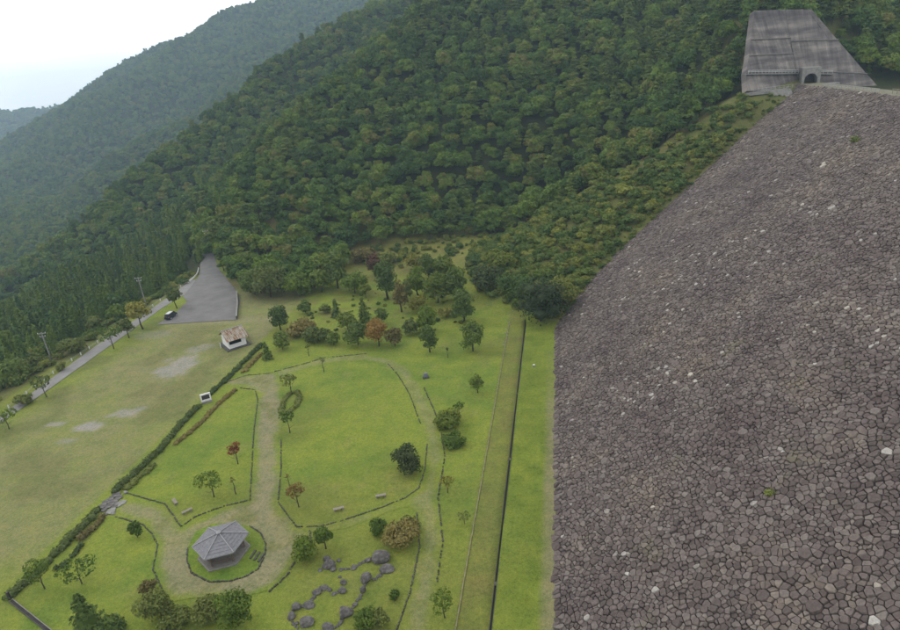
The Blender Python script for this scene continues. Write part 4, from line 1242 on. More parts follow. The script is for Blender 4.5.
for a in [
    # big bushes at the foot of the slope
    (541, 321, 46, 50, 'round', 'deep', 'large dark rounded bush where the toe drain meets the slope'),
    (562, 306, 34, 30, 'bush', 'shrub', 'olive bush against the lowest corner of the dam stones'),
    (514, 297, 30, 34, 'bush', 'shrub', 'greyish green bush left of the largest dark bush at the drain end'),
    (487, 291, 26, 30, 'round', 'deep', 'very dark dense bush left of the greyish bush at the slope foot'),
    (501, 268, 22, 26, 'bush', 'lime', 'bright lime bush behind the very dark bush on the slope'),
    (626, 183, 10, 18, 'bush', 'yellow', 'small bright yellow bush at the forest edge above the dam slope'),
    (610, 178, 9, 14, 'bush', 'olive', 'pale olive bush just left of the bright yellow bush'),
    (655, 170, 26, 34, 'bush', 'green', 'fresh green bush near the forest edge halfway up the dam slope'),
    (728, 148, 22, 26, 'bush', 'green', 'fresh green bush high on the slope below the abutment wall'),
    (776, 103, 16, 18, 'bush', 'olive', 'olive green bush against the concrete buttress'),
    (757, 104, 20, 20, 'bush', 'green', 'green bush under the left end of the terrace railing'),
    (768, 108, 22, 22, 'bush', 'dark', 'dark bush directly below the terrace railing of the abutment'),
    (748, 112, 18, 22, 'bush', 'olive', 'olive bush at the forest edge below the abutment wall'),
    # grove between lawn and forest, front row first
    (281, 330, 26, 17, 'pads', 'pine', 'dark young pine right of the hut, taller of the pair'),
    (283, 349, 19, 16, 'pads', 'pine', 'dark stocky pine below the taller pine right of the hut'),
    (268, 359, 17, 11, 'cone', 'dark', 'small narrow conifer at the upper end of the brown hedge strip'),
    (302, 335, 18, 26, 'bush', 'brown', 'brownish green low bush in the grove right of the hut pines'),
    (318, 341, 14, 26, 'bush', 'olive', 'olive undergrowth bush between brownish bush and middle pines'),
    (306, 313, 13, 13, 'round', 'dark', 'small dark round bush on the open bank below the forest edge'),
    (337, 317, 19, 10, 'cone', 'dark', 'small slim conifer alone on the bank behind the grove'),
    (326, 313, 12, 10, 'bush', 'olive', 'pale bush left of the slim conifer on the bank'),
    (348, 331, 20, 18, 'pads', 'pine', 'dark pine at the left of the middle pine pair'),
    (366, 327, 30, 16, 'cone', 'pine', 'tall dark pine at the right of the middle pine pair'),
    (358, 345, 22, 22, 'round', 'dark', 'dark bushy tree in front of the middle pine pair'),
    (334, 345, 14, 12, 'round', 'dark', 'small dark tree below the stocky bushes left of the orange tree'),
    (383, 324, 17, 13, 'round', 'dark', 'small dark green tree right behind the orange tree'),
    (379, 346, 30, 20, 'round', 'orange', 'orange brown autumn tree at the upper edge of the lawn'),
    (395, 346, 20, 15, 'round', 'brown', 'brownish autumn tree just right of the orange tree'),
    (388, 299, 40, 20, 'pads', 'pine', 'tall dark pine at the back of the grove near the forest'),
    (402, 312, 34, 13, 'round', 'brown', 'dull brown narrow tree right of the tall back pine'),
    (415, 270, 18, 16, 'round', 'yellow', 'yellow green tree crown at the top of the grove'),
    (429, 278, 26, 17, 'round', 'dark', 'dark tree between yellow and lime trees at the top of the grove'),
    (446, 280, 28, 22, 'round', 'lime', 'bright lime green tree at the top right of the grove'),
    (418, 296, 32, 18, 'round', 'green', 'green tree below the yellow crown in the grove'),
    (438, 303, 32, 24, 'round', 'lime', 'broad yellow green tree in the middle of the grove'),
    (419, 313, 18, 16, 'round', 'yellow', 'golden yellow small tree at the left of the broad lime tree'),
    (446, 317, 10, 17, 'tree', 'yellow', 'small flat golden tree in the gap left of the dark conifers'),
    (456, 300, 36, 22, 'round', 'dark', 'dark conifer at the top of the three in a row'),
    (464, 321, 34, 22, 'pads', 'pine', 'dark conifer in the middle of the three in a row'),
    (473, 351, 32, 23, 'round', 'dark', 'dark dense conifer at the bottom of the three in a row'),
    (427, 332, 28, 20, 'round', 'green', 'fresh green tree below the golden tree in the grove'),
    (430, 352, 28, 15, 'pads', 'pine', 'dark ragged pine at the front of the grove facing the lawn'),
    (412, 334, 16, 16, 'bush', 'olive', 'dull olive bush left of the fresh green tree'),
    (408, 302, 24, 12, 'round', 'olive', 'olive narrow tree beside the dull brown tree'),
    (376, 276, 24, 14, 'round', 'maroon', 'maroon red brown shrubby tree below the forest edge'),
    (365, 262, 16, 26, 'bush', 'brown', 'brown bush on the bare bank just under the forest'),
    (387, 264, 12, 20, 'bush', 'olive', 'olive bush on the bare bank right of the brown bush'),
    (338, 288, 38, 26, 'round', 'dark', 'large dark tree standing forward of the forest edge'),
    (355, 293, 22, 24, 'round', 'green', 'green rounded tree right of the large dark forward tree'),
    (366, 298, 14, 12, 'tree', 'lime', 'small pale tree in front of the green rounded tree'),
    (271, 297, 32, 34, 'round', 'olive', 'broad olive tree at the left forest corner beside the car park'),
    (300, 296, 26, 26, 'round', 'green', 'green tree right of the broad olive corner tree'),
    (255, 295, 26, 22, 'round', 'dark', 'dark green tree at the car park corner of the forest'),
    (322, 292, 24, 20, 'round', 'dark', 'dark tree left of the large forward tree at the forest edge'),
    # lawns
    (478, 393, 20, 13, 'round', 'dark', 'small dark tree alone between the lawn and the kerb line'),
    (410, 470, 26, 28, 'round', 'deep', 'dark round headed tree by the lawn edge right of the benches'),
    (448, 426, 17, 28, 'bush', 'lime', 'loose yellow green bush beside the loop path'),
    (454, 444, 15, 23, 'bush', 'green', 'low green bush at the front of the yellow green bush'),
    (460, 416, 16, 12, 'sapling', 'green', 'thin upright shoot behind the yellow green bush'),
    (326, 549, 22, 19, 'tree', 'green', 'small round headed tree right of the pavilion above the boulders'),
    (305, 558, 19, 22, 'round', 'green', 'round green bush between pavilion and boulders'),
    (379, 534, 20, 16, 'bush', 'green', 'fresh green bush at the corner of the brown thicket'),
    (402, 541, 17, 34, 'bush', 'brown', 'low yellow brown thicket beside the right hand path'),
    (412, 528, 16, 18, 'bush', 'olive', 'olive bush behind the yellow brown thicket'),
    (445, 618, 24, 25, 'sapling', 'green', 'leafy young tree by the kerb line at the bottom'),
    (448, 493, 18, 13, 'sapling', 'yellow', 'pale yellow sapling right of the loop path'),
    (465, 524, 12, 12, 'sapling', 'olive', 'faint small sapling left of the kerb line'),
    (395, 597, 8, 11, 'bush', 'green', 'tiny green bush on the lawn right of the boulders'),
    (366, 626, 18, 22, 'bush', 'green', 'green bush at the bottom edge left of the tiny bush'),
    (382, 624, 16, 16, 'bush', 'olive', 'looser bush touching the green bush at the bottom edge'),
    (239, 625, 30, 30, 'round', 'green', 'green tree at the bottom edge below the pavilion'),
    (209, 618, 22, 26, 'bush', 'olive', 'pale olive bush at the bottom left of the pavilion tree'),
    (160, 618, 32, 28, 'bush', 'olive', 'large yellow olive bush at the bottom left of the path'),
    (151, 596, 16, 15, 'bush', 'brown', 'reddish brown bush at the top of the large yellow olive bush'),
    (176, 628, 20, 26, 'bush', 'olive', 'olive green bush right of the large yellow olive bush'),
    (92, 634, 36, 30, 'cone', 'pine', 'dark pine at the bottom left picture edge'),
    (112, 634, 16, 22, 'bush', 'dark', 'dark low bush right of the bottom left pine'),
    (138, 537, 15, 10, 'round', 'green', 'small green shrub on the triangular lawn left of the pavilion'),
    (82, 584, 22, 28, 'sapling', 'green', 'loose spreading sapling on the lower left lawn'),
    (45, 589, 24, 24, 'sapling', 'green', 'leaning loose sapling beside the field hedge at lower left'),
    (214, 497, 26, 28, 'sapling', 'green', 'leafy young tree on the left lawn above the pavilion'),
    (238, 464, 22, 13, 'sapling', 'red', 'small red leaved sapling on the left lawn'),
    (236, 494, 17, 5, 'bare', 'brown', 'bare thin sapling below the red leaved one'),
    (290, 433, 22, 15, 'sapling', 'green', 'small sapling at the left edge of the round lawn'),
    (299, 507, 24, 19, 'sapling', 'orange', 'orange leaved sapling at the lower left of the round lawn'),
    (291, 489, 16, 6, 'bare', 'brown', 'bare sapling beside the orange leaved one'),
    (292, 394, 22, 16, 'sapling', 'olive', 'thin forked sapling above the oval hedge'),
    (309, 356, 14, 6, 'bare', 'olive', 'thin bare sapling behind the upper stone edging'),
    (324, 372, 16, 7, 'bare', 'olive', 'thin bare sapling just inside the upper stone edging'),
    (448, 358, 12, 3, 'bare', 'olive', 'thin stake like sapling on the grass below the grove'),
    # by the road
    (143, 329, 26, 22, 'tree', 'yellow', 'yellow green roadside tree nearest to the parked car'),
    (129, 338, 18, 15, 'tree', 'olive', 'smaller yellowish roadside tree left of the yellow green one'),
    (114, 349, 22, 20, 'sapling', 'green', 'dark twiggy roadside tree in the middle of the field edge'),
    (62, 370, 8, 8, 'bush', 'olive', 'small bush on the road verge behind the guard posts'),
    (47, 397, 20, 18, 'sapling', 'olive', 'small roadside tree at the left side of the field edge'),
    (25, 404, 10, 14, 'bush', 'olive', 'low roadside bush near the left picture edge'),
    (9, 429, 18, 20, 'sapling', 'green', 'roadside sapling at the far left picture edge'),
    (177, 308, 18, 15, 'tree', 'olive', 'loose small tree on the grass wedge beside the parked car'),
    (74, 352, 16, 21, 'bush', 'olive', 'round olive bush beyond the road beside the left pole'),
    (32, 370, 16, 24, 'bush', 'olive', 'grey green bush beyond the road left of the left pole'),
    (12, 384, 22, 30, 'bush', 'shrub', 'wide olive bush beyond the road at the left edge'),
    (137, 312, 14, 18, 'bush', 'lime', 'light green bush at the foot of the right hand pole'),
    (120, 318, 14, 18, 'bush', 'green', 'green bush beyond the road left of the right hand pole'),
    (98, 330, 14, 20, 'bush', 'olive', 'olive bush beyond the road midway between the poles'),
]: plant(*a)

def dam_tuft(px_, py_, r, label):
    v = ray(px_, py_); t_ = (CAM_H + TOE_X * DAM_S) / (v[0] * DAM_S - v[2]); p = CAM + v * t_
    seed_n[0] += 1
    cr = crown_round('crown', r * 1.2, r * 2, -.1, seed_n[0], 7, 160, .16, ragged=.4); cr.materials.append(F['olive'])
    put_tree('grass_tuft', label, 'plant', (p[0], p[1], p[2] - .05), cr, 'olive')
dam_tuft(770, 494, .7, 'yellowish grass tuft in the middle of the lower dam face')
dam_tuft(855, 142, 1.3, 'pale green weeds on the upper dam face below the crest')

# ------------------------------------------------------------------ hedges
def hedge(label, pxs, wid, hgt, leaf, seed, dens=1.0, gaps=0.0):
    P = [G(*p)[:2] for p in pxs]; lob = []; R = random.Random(seed)
    base = np.array([P[0][0], P[0][1], ground_z(P[0][0], P[0][1])])
    for a, b_ in zip(P[:-1], P[1:]):
        L = np.hypot(*(b_ - a)); m = max(1, int(L / (wid * .42)))
        for k in range(m):
            if R.random() < gaps: continue
            q = a + (b_ - a) * (k + R.random() * .5) / m + np.array([R.gauss(0, wid * .10), R.gauss(0, wid * .10)])
            s = wid * R.uniform(.36, .58); hh = hgt * R.uniform(.40, .68)
            lob.append((q[0] - base[0], q[1] - base[1], ground_z(q[0], q[1]) - base[2] + hh * .55, s, s, hh))
    size = .18
    n = int(dens * sum(l[3] * l[5] for l in lob) * 9 / size ** 2 * .55)
    me = lobes_mesh(lob, n, size, seed, 'hedge', core=.8)
    me.materials.append(F[leaf])
    o = link('hedge', me); o.location = base
    return tag(o, label, 'hedge', 'hedges of the park')
hedge('long green hedge between the field and the left lawn, above the stone steps', [(113, 494), (135, 474), (160, 451), (182, 424), (200, 406)], 1.35, 1.1, 'hedge', 51)
hedge('short green hedge from the notice board up to the hut', [(210, 395), (224, 383), (240, 367), (254, 353), (263, 345)], 1.3, 1.1, 'hedge', 52, gaps=.12)
hedge('lower green hedge between the field and the drain corner', [(10, 598), (34, 576), (60, 551), (84, 526), (101, 508)], 1.6, 1.15, 'hedge', 53)
hedge('narrow yellow brown hedge on the left lawn', [(177, 444), (200, 424), (218, 405), (236, 390)], 1.1, .75, 'brown', 54)
hedge('loose yellow green hedge above the stone steps', [(126, 490), (140, 478), (156, 465)], 1.6, .9, 'olive', 55, gaps=.15)
hedge('brown topped hedge below the stone steps', [(82, 540), (92, 530), (104, 517)], 1.5, 1.0, 'brown', 56)
hedge('broken low dark hedge at the lower left lawn', [(55, 571), (64, 566), (74, 556), (82, 545)], 1.0, .7, 'hedge', 57, gaps=.25)
hedge('brown hedge strip below the hut', [(244, 372), (252, 364), (262, 354)], 1.5, .8, 'brown', 58)
hedge('oval yellow green hedge on the round lawn', [(281, 413), (284, 402), (290, 394), (297, 392), (300, 398), (297, 406), (290, 412), (283, 415)], 1.3, .75, 'olive', 59)

# ------------------------------------------------------------------ stone edgings
def edging(label, pxs, seed, gap=.16, s0=.21):
    P = [G(*p)[:2] for p in pxs]; R = random.Random(seed); mb = MB()
    base = (P[0][0], P[0][1], ground_z(P[0][0], P[0][1]))
    for a, b_ in zip(P[:-1], P[1:]):
        L = float(np.hypot(*(b_ - a))); ang = math.atan2(b_[1] - a[1], b_[0] - a[0]); t = 0
        while t < L:
            l = s0 * R.uniform(.8, 1.9); 
            if R.random() > gap:
                q = a + (b_ - a) * ((t + l / 2) / L)
                hh = s0 * R.uniform(.7, 1.4)
                mb.box((q[0] - base[0] + R.uniform(-.05, .05), q[1] - base[1] + R.uniform(-.05, .05), ground_z(q[0], q[1]) - base[2] + hh * .32), (l * .95, s0 * R.uniform(.7, 1.25), hh), ang + R.uniform(-.25, .25), R.uniform(.62, .85))
            t += l
    t = thing('stone_edging', label, 'edging', base, 0, 'stone edgings of the paths')
    struct(mb.build('edging_stones', M['edging'], t), 'stuff')
edging('stone edging along the top of the upper path', [(222, 384), (245, 376), (268, 374), (290, 368), (325, 358), (345, 356), (366, 354)], 1)
edging('stone edging round the left lawn', [(240, 388), (255, 390), (258, 400), (254, 430), (252, 465), (250, 500), (222, 507), (195, 517), (181, 527), (173, 515), (165, 504), (150, 500), (125, 493)], 2)
edging('stone edging round the lower side of the round lawn', [(281, 440), (281, 470), (278, 502), (285, 512), (297, 527), (320, 527), (345, 520), (380, 508), (405, 498), (419, 488), (425, 470), (427, 445)], 3)
edging('thin stone edging on the right side of the round lawn', [(421, 425), (410, 395), (398, 375), (388, 364)], 4, .35, .22)
edging('stone edging on the outer right side of the loop path', [(424, 388), (434, 410), (441, 430), (445, 457), (438, 497), (443, 543), (437, 583)], 5, .35, .24)
edging('stone edging on the inner side of the path at the right', [(417, 513), (420, 547), (410, 593), (396, 632)], 6, .05)
edging('stone edging of the triangular lawn at the left', [(113, 516), (143, 525), (152, 534), (158, 545), (153, 570), (165, 595)], 7)
edging('stone edging ring round the pavilion lawn', [(188, 548), (187, 560), (192, 574), (210, 583), (230, 582), (246, 577), (258, 570), (265, 556), (266, 545), (261, 534), (250, 527)], 8, .15, .24)
edging('short stone edging right of the pavilion plaza', [(296, 560), (288, 575), (270, 592)], 9, .1, .24)
edging('very short stone edging above the round green bush', [(310, 531), (311, 542)], 10, .05, .22)

# ------------------------------------------------------------------ boulders
def boulder_mesh(seed, sx, sy, sz):
    R = np.random.RandomState(seed)
    bm = bmesh.new(); bmesh.ops.create_icosphere(bm, subdivisions=2, radius=1.0)
    planes = R.normal(size=(9, 3)); planes /= np.linalg.norm(planes, axis=1)[:, None]; lim = R.uniform(.5, .85, 9)
    for v in bm.verts:
        p = np.array(v.co)
        for nn, l in zip(planes, lim):
            dd = p @ nn
            if dd > l: p = p - nn * (dd - l) * .92
        p = p * (1 + .05 * (R.rand() - .5))
        v.co = (p[0] * sx, p[1] * sy, p[2] * sz)
    me = bpy.data.meshes.new('boulder'); bm.to_mesh(me); bm.free(); me.materials.append(M['boulder'])
    return me
bould = [
    (382, 557, 8.6, 7.5, 'largest grey boulder at the top right of the rock group'), (387, 569, 6.6, 4.0, 'flat boulder just below the largest one'),
    (366, 578, 6.0, 5.8, 'rounded grey boulder below and left of the largest one'), (346, 612, 8.2, 7.6, 'big angular boulder at the lower middle of the rock group'),
    (307, 622, 7.0, 4.8, 'long low boulder at the bottom left of the rock group'), (291, 616, 4.0, 5.0, 'upright boulder at the far left of the rock group'),
    (296.5, 607, 4.8, 3.6, 'dark boulder above the far left upright one'), (309, 605, 5.2, 3.2, 'slanting boulder right of the dark one on the left arm'),
    (316.5, 592.5, 4.6, 3.0, 'boulder in the left arm of the stone line'), (323, 588, 4.4, 2.4, 'low boulder at the top of the left arm'),
    (343, 590, 3.9, 3.6, 'pale faced boulder in the middle of the rock group'), (344, 582, 3.2, 3.4, 'dark boulder above the pale faced middle one'),
    (363, 590, 3.0, 4.4, 'narrow boulder below the rounded grey one'), (329, 564, 6.2, 5.6, 'boulder at the top left of the rock group'),
    (326.5, 559, 3.8, 3.0, 'dark stone leaning on the top left boulder'), (333.5, 569, 3.0, 2.2, 'pale stone at the foot of the top left boulder'),
    (320, 570, 2.4, 1.8, 'small pale stone left of the top left boulder'), (339, 560, 2.2, 1.8, 'small pale stone right of the top left boulder'),
    (341, 569.5, 2.2, 1.8, 'first small stone of the upper row'), (346, 568.5, 1.8, 1.4, 'second small stone of the upper row'), (353.5, 567.5, 3.2, 2.4, 'pale stone in the middle of the upper row'),
    (360, 564, 1.8, 1.5, 'small stone right of the pale one in the upper row'), (368, 560, 4.0, 2.4, 'low stone touching the left of the largest boulder'),
    (380, 575, 2.6, 1.8, 'pale stone below the flat boulder'), (376, 579, 1.5, 1.2, 'tiny stone right of the rounded grey boulder'),
    (328, 627, 5.4, 4.4, 'pale streaked boulder at the bottom edge of the rock group'), (334, 593.5, 2.6, 1.6, 'small stone left of the pale faced middle boulder'),
    (329, 589, 2.0, 1.5, 'small stone right of the low boulder on the left arm'), (302, 606, 2.0, 1.6, 'small stone between dark and slanting boulders'),
    (355.5, 604, 2.8, 2.0, 'small stone up and right of the big angular boulder'), (340.5, 622, 2.4, 2.0, 'stone below the big angular boulder'),
    (358, 599, 1.6, 1.3, 'tiny stone in the row leading to the narrow boulder'), (297, 623, 2.2, 1.6, 'small stone below the far left upright boulder'), (312, 599, 2.0, 1.6, 'small stone in the middle of the left arm'),
    (340, 577, 1.8, 1.4, 'tiny pale stone above the dark middle boulder'),
]
_R = random.Random(77)
for line, nm in (([(291, 621), (297, 627), (303, 627)], 'lower left'), ([(296, 607), (303, 607), (309, 606), (313, 598), (317, 592), (323, 588), (329, 590), (335, 593), (342, 591)], 'left'), ([(341, 569), (348, 568.5), (355, 567), (362, 563.5), (370, 559), (377, 558)], 'upper'), ([(366, 580), (363, 588), (361, 597), (355, 604), (350, 611)], 'middle'), ([(372, 580), (377, 578), (381, 574), (386, 570)], 'right'), ([(343, 617), (341, 623), (336, 627), (330, 627)], 'bottom')):
    for (ax, ay), (bx, by) in zip(line[:-1], line[1:]):
        m = max(1, int(math.hypot(bx - ax, by - ay) / 2.6))
        for q in range(m):
            f = (q + .5) / m; bould.append((ax + (bx - ax) * f + _R.uniform(-.8, .8), ay + (by - ay) * f + _R.uniform(-.8, .8), _R.uniform(1.0, 2.2), _R.uniform(.9, 1.7), 'small grey stone in the ' + nm + ' stretch of the winding stone line'))
for k, (px_, py_, rx, ry, lb) in enumerate(bould):
    g = G(px_, py_ + ry * .35); mpp = np.linalg.norm(g - CAM) / FPX
    sx = rx * mpp * 1.12; sz = ry * mpp * 1.1; R = random.Random(k)
    o = link('boulder', boulder_mesh(700 + k, sx, sx * R.uniform(.75, .95), sz)); o.location = (g[0], g[1], ground_z(g[0], g[1]) + sz * .28)
    o.rotation_euler = (R.uniform(-.15, .15), R.uniform(-.15, .15), math.radians(8) + R.uniform(-.25, .25))
    tag(o, lb, 'boulder' if rx > 2.5 else 'stone', 'boulders of the rock garden')
# pale stones strewn along the upper kerb
for k in range(15):
    R = random.Random(900 + k); f = k / 14
    g = G(510.5 - 5 * f + R.uniform(-2.4, 2.4), 314 + 30 * f + R.uniform(-1.5, 1.5)); s = R.uniform(.16, .30)
    me = boulder_mesh(900 + k, s, s * .8, s * .6); me.materials.clear(); me.materials.append(M['concrete'])
    o = link('loose_stone', me); o.location = (g[0], g[1], ground_z(g[0], g[1]) + s * .15)
    tag(o, 'pale loose stone strewn along the upper end of the kerb line', 'stone', 'pale stones by the kerb')

# ------------------------------------------------------------------ kerb line, drain
M['kerb'] = noise_mat('kerb', (.17, .16, .07), (.30, .27, .16), .5)
t = thing('kerb_line', 'thin pale kerb running straight across the grass left of the drain', 'kerb', (STRIP_A, 60, 0))
k = 0
for i in range(62):
    y0 = 30 + i * 2.04
    if y0 > 155: break
    zz = ground_z(STRIP_A, y0 + 1)
    o = MB().box((0, 0, 0), (.15, 1.98, .26)).build('kerb_stone', M['kerb'], t) if i == 0 else link('kerb_stone', ks.data, None, t)
    if i == 0: ks = o
    o.location = (rnd.uniform(-.03, .03), y0 + 1 - 60, zz + .03)
t = thing('drain_channel', 'dark concrete drain channel running straight along the foot of the dam', 'drain', (STRIP_B, 60, 0))
for sx in (-1, 1):
    MB().box((sx * .155, 32, -.15), (.05, 128, .40)).build('channel_wall', M['dark_concrete'], t)
for i in range(5):
    MB().box((0, -18 + i * 24.5 + rnd.uniform(-3, 3), .02), (.26, .7, .06)).build('cover_slab', M['dark_concrete'], t)
a, b_ = G(11, 601), G(52, 634)
ang = math.atan2(b_[1] - a[1], b_[0] - a[0]); L = float(np.hypot(b_[0] - a[0], b_[1] - a[1]))
t = thing('drain_channel', 'short dark drain channel slanting out of the bottom left corner', 'drain', (a[0], a[1], ground_z(a[0], a[1])), ang)
MB().box((L / 2, .24, .10), (L, .08, .40)).build('channel_wall', M['concrete'], t)
MB().box((L / 2, -.24, .10), (L, .08, .40)).build('channel_wall', M['dark_concrete'], t)
MB().box((L / 2, 0, .06), (L, .40, .10)).build('channel_floor', M['rubble'], t)
t = thing('drain_post', 'black post at the hedge corner by the slanting drain', 'post', (a[0] - .4, a[1] + .3, ground_z(a[0], a[1])))
MB().box((0, 0, .65), (.28, .28, 1.4)).build('shaft', M['rubble'], t); MB().box((0, 0, 1.38), (.36, .36, .08), 0, .6).build('cap', M['dark_concrete'], t)
g = G(534, 367); t = thing('marker_stone', 'small pale marker stone on the green strip at the dam toe', 'marker', (g[0], g[1], ground_z(g[0], g[1])))
MB().box((0, 0, .28), (.42, .42, .65), .3, .8).build('shaft', M['concrete'], t); MB().box((0, 0, .62), (.46, .46, .08), .3, .7).build('cap', M['white_paint'], t)

# stone slab steps between field and park
t = thing('stone_steps', 'rough stone slab steps through the hedge between field and path', 'steps', (*G(112, 507)[:2], ground_z(*G(112, 507)[:2])))
R = random.Random(33)
for i in range(5):
    for j in range(3):
        px_ = 102 + i * 3.6 + j * 3.0 + R.uniform(-1, 1); py_ = 507 - i * 3.0 + j * 3.6 + R.uniform(-1, 1)
        g = G(px_, py_); s = R.uniform(.55, .95)
        poly = [(s * R.uniform(.7, 1.1) * math.cos(q * 1.0472), s * R.uniform(.7, 1.1) * math.sin(q * 1.0472)) for q in range(6)]
        o = MB().prism(poly, -.2, .16 + .05 * R.random()).build('slab', M['boulder'] if R.random() < .8 else M['concrete'], t)
        o.location = (g[0] - t.location[0], g[1] - t.location[1], ground_z(g[0], g[1]) - t.location[2] + .02)
for k, (px_, py_) in enumerate(((126, 493), (113.5, 514))):
    g = G(px_, py_); me = boulder_mesh(960 + k, .5, .4, .4); me.materials.clear(); me.materials.append(M['concrete'])
    o = link('pale_stone', me); o.location = (g[0], g[1], ground_z(g[0], g[1]) + .15); tag(o, ('pale stone at the upper side of the slab steps', 'pale stone at the lower side of the slab steps')[k], 'stone')

# ------------------------------------------------------------------ pavilion
pz = ground_z(-52.0, 67.0)
PAV_S = .87
pav = thing('hexagonal_pavilion', 'hexagonal pavilion with grey shingled roof on the round path', 'pavilion', (-52.0, 67.1, pz), math.radians(-35.5))
M['shingle'] = noise_mat('shingle', (.16, .155, .165), (.25, .245, .26), 2.5, bump=.5, bump_scale=14, stretch=(1, 1, 1))
M['ridge_tile'] = noise_mat('ridge_tile', (.30, .30, .30), (.40, .40, .40), 4)
M['wood_post'] = noise_mat('wood_post', (.14, .10, .07), (.24, .18, .13), 5)
M['paving'] = noise_mat('paving', (.16, .145, .125), (.24, .22, .195), 2.0, bump=.3)
pav.scale = (PAV_S,) * 3
hexp = lambda r, k: (r * math.cos(k * math.pi / 3), r * math.sin(k * math.pi / 3))
MB().prism([hexp(4.55, k) for k in range(6)], -.3, .34).build('plinth', M['concrete'], pav)
MB().prism([hexp(4.30, k) for k in range(6)], .335, .40).build('floor', M['paving'], pav)
RE, RZ, AP = 4.75, 3.05, 4.55
for k in range(6):
    a, b_ = hexp(RE, k), hexp(RE, k + 1)
    # courses of shingle: each course its own lapped board
    for c in range(7):
        f0, f1 = c / 7, min(1.0, (c + 1) / 7)
        def pt(p, f, up): return (p[0] * (1 - f), p[1] * (1 - f), RZ + (AP - RZ) * f + up)
        f1 = min(.97, f1)
        mb = MB(); top = .075
        q = [pt(a, f0, top), pt(b_, f0, top), pt(b_, f1, top - .05), pt(a, f1, top - .05)]
        mb.add(q + [(x, y, z - .09) for x, y, z in q], [(0, 1, 2, 3), (7, 6, 5, 4), (0, 4, 5, 1), (1, 5, 6, 2), (2, 6, 7, 3), (3, 7, 4, 0)])
        mb.build('shingle_course', M['shingle'], pav)
    MB().tube([(a[0] * 1.01, a[1] * 1.01, RZ + .09), (a[0] * .04, a[1] * .04, AP + .08)], .09, 6).build('roof_ridge', M['ridge_tile'], pav)
    m1 = ((a[0] + b_[0]) / 2, (a[1] + b_[1]) / 2); an = math.atan2(b_[1] - a[1], b_[0] - a[0])
    MB().box((m1[0] * 1.0, m1[1] * 1.0, RZ - .05), (RE + .04, .07, .22), an).build('fascia', M['ridge_tile'], pav)
    c = hexp(3.5, k); MB().tube([(c[0], c[1], .38), (c[0], c[1], RZ + .55)], .13, 8).build('post', M['wood_post'], pav)
    c2 = hexp(3.5, k + 1); m2 = ((c[0] + c2[0]) / 2, (c[1] + c2[1]) / 2)
    MB().box((m2[0], m2[1], RZ - .18), (3.4, .14, .24), an).build('beam', M['wood_post'], pav)
    if k not in (0, 3): MB().box((m2[0] * .93, m2[1] * .93, .80), (2.7, .42, .08), an).build('seat', M['wood_post'], pav)
MB().prism([hexp(.55, k) for k in range(6)], AP - .1, AP + .22).build('roof_cap', M['shingle'], pav)
MB().add([(*hexp(.48, k), AP + .21) for k in range(6)] + [(0, 0, AP + .55)], [(k, (k + 1) % 6, 6) for k in range(6)] + [(5, 4, 3, 2, 1, 0)]).build('finial', M['ridge_tile'], pav)
t = thing('path_steps', 'three low dark steps leading up to the pavilion from the right', 'steps', (*G(257, 557)[:2], ground_z(*G(257, 557)[:2])))
for i in range(3):
    g0, g1 = G(250.5 + i * 4.0, 560 + i * 1.6), G(256 + i * 4.0, 551.5 + i * 1.6)
    an = math.atan2(g1[1] - g0[1], g1[0] - g0[0]); mdl = (g0 + g1) / 2
    o = MB().box((0, 0, 0), (float(np.hypot(*(g1 - g0)[:2])), .30, .34), an).build('step', M['edging'], t)
    o.location = (mdl[0] - t.location[0], mdl[1] - t.location[1], .12)

# benches
def bench(px_, py_, rz, label):
    g = G(px_, py_); t = thing('park_bench', label, 'bench', (g[0], g[1], ground_z(g[0], g[1])), rz, 'park benches')
    for k in range(3): MB().box((0, -.19 + .19 * k, .45), (1.75, .165, .07)).build('seat_board', M['pale_wood'], t)
    for s in (-1, 1): MB().box((s * .62, 0, .2), (.16, .5, .44)).build('leg', M['concrete'], t)
bench(175.3, 503, math.radians(-42), 'pale bench on the left lawn, upper left of the pair')
bench(187.5, 512.5, math.radians(48), 'pale bench on the left lawn, lower right of the pair')
bench(339, 510.5, math.radians(25), 'pale bench at the lower edge of the round lawn, left one')
bench(381, 497, math.radians(18), 'pale bench at the lower edge of the round lawn, right one')

# ------------------------------------------------------------------ hut
def rust_mat():
    m, nt, b = nodes_of('rusty_sheet')
    tc = N(nt, 'ShaderNodeTexCoord'); mp = N(nt, 'ShaderNodeMapping'); mp.inputs['Scale'].default_value = (2.6, .55, .55)
    nt.links.new(tc.outputs['Object'], mp.inputs['Vector'])
    n1 = N(nt, 'ShaderNodeTexNoise', Scale=1.0, Detail=6, Roughness=.6); nt.links.new(mp.outputs['Vector'], n1.inputs['Vector'])
    c = ramp(nt, n1.outputs['Fac'], alb([(.40, (.42, .39, .34)), (.52, (.36, .28, .20)), (.60, (.24, .13, .07)), (.75, (.16, .08, .05))]))
    nt.links.new(c, b.inputs['Base Color']); return m
M['rust'] = rust_mat()
hz_ = ground_z(-89.5, 144.2)
hut = thing('rest_hut', 'small white hut with rusty striped gable roof at the field corner', 'hut', (-89.6, 144.0, hz_), math.radians(46))
MB().box((0, .1, .08), (6.6, 7.4, .3)).build('base_slab', M['dark_concrete'], hut)
MB().box((0, -2.45, .72), (4.7, .18, 1.15)).build('front_wall', M['white_paint'], hut)
MB().box((1.75, -2.50, 1.55), (1.15, .24, 2.7)).build('front_pillar', M['white_paint'], hut)
MB().box((-2.25, -2.47, 1.55), (.25, .24, 2.7)).build('front_pillar', M['white_paint'], hut)
for s in (-1, 1): MB().box((s * 2.36, .25, 1.5), (.16, 5.3, 2.7)).build('side_wall', M['white_paint'], hut)
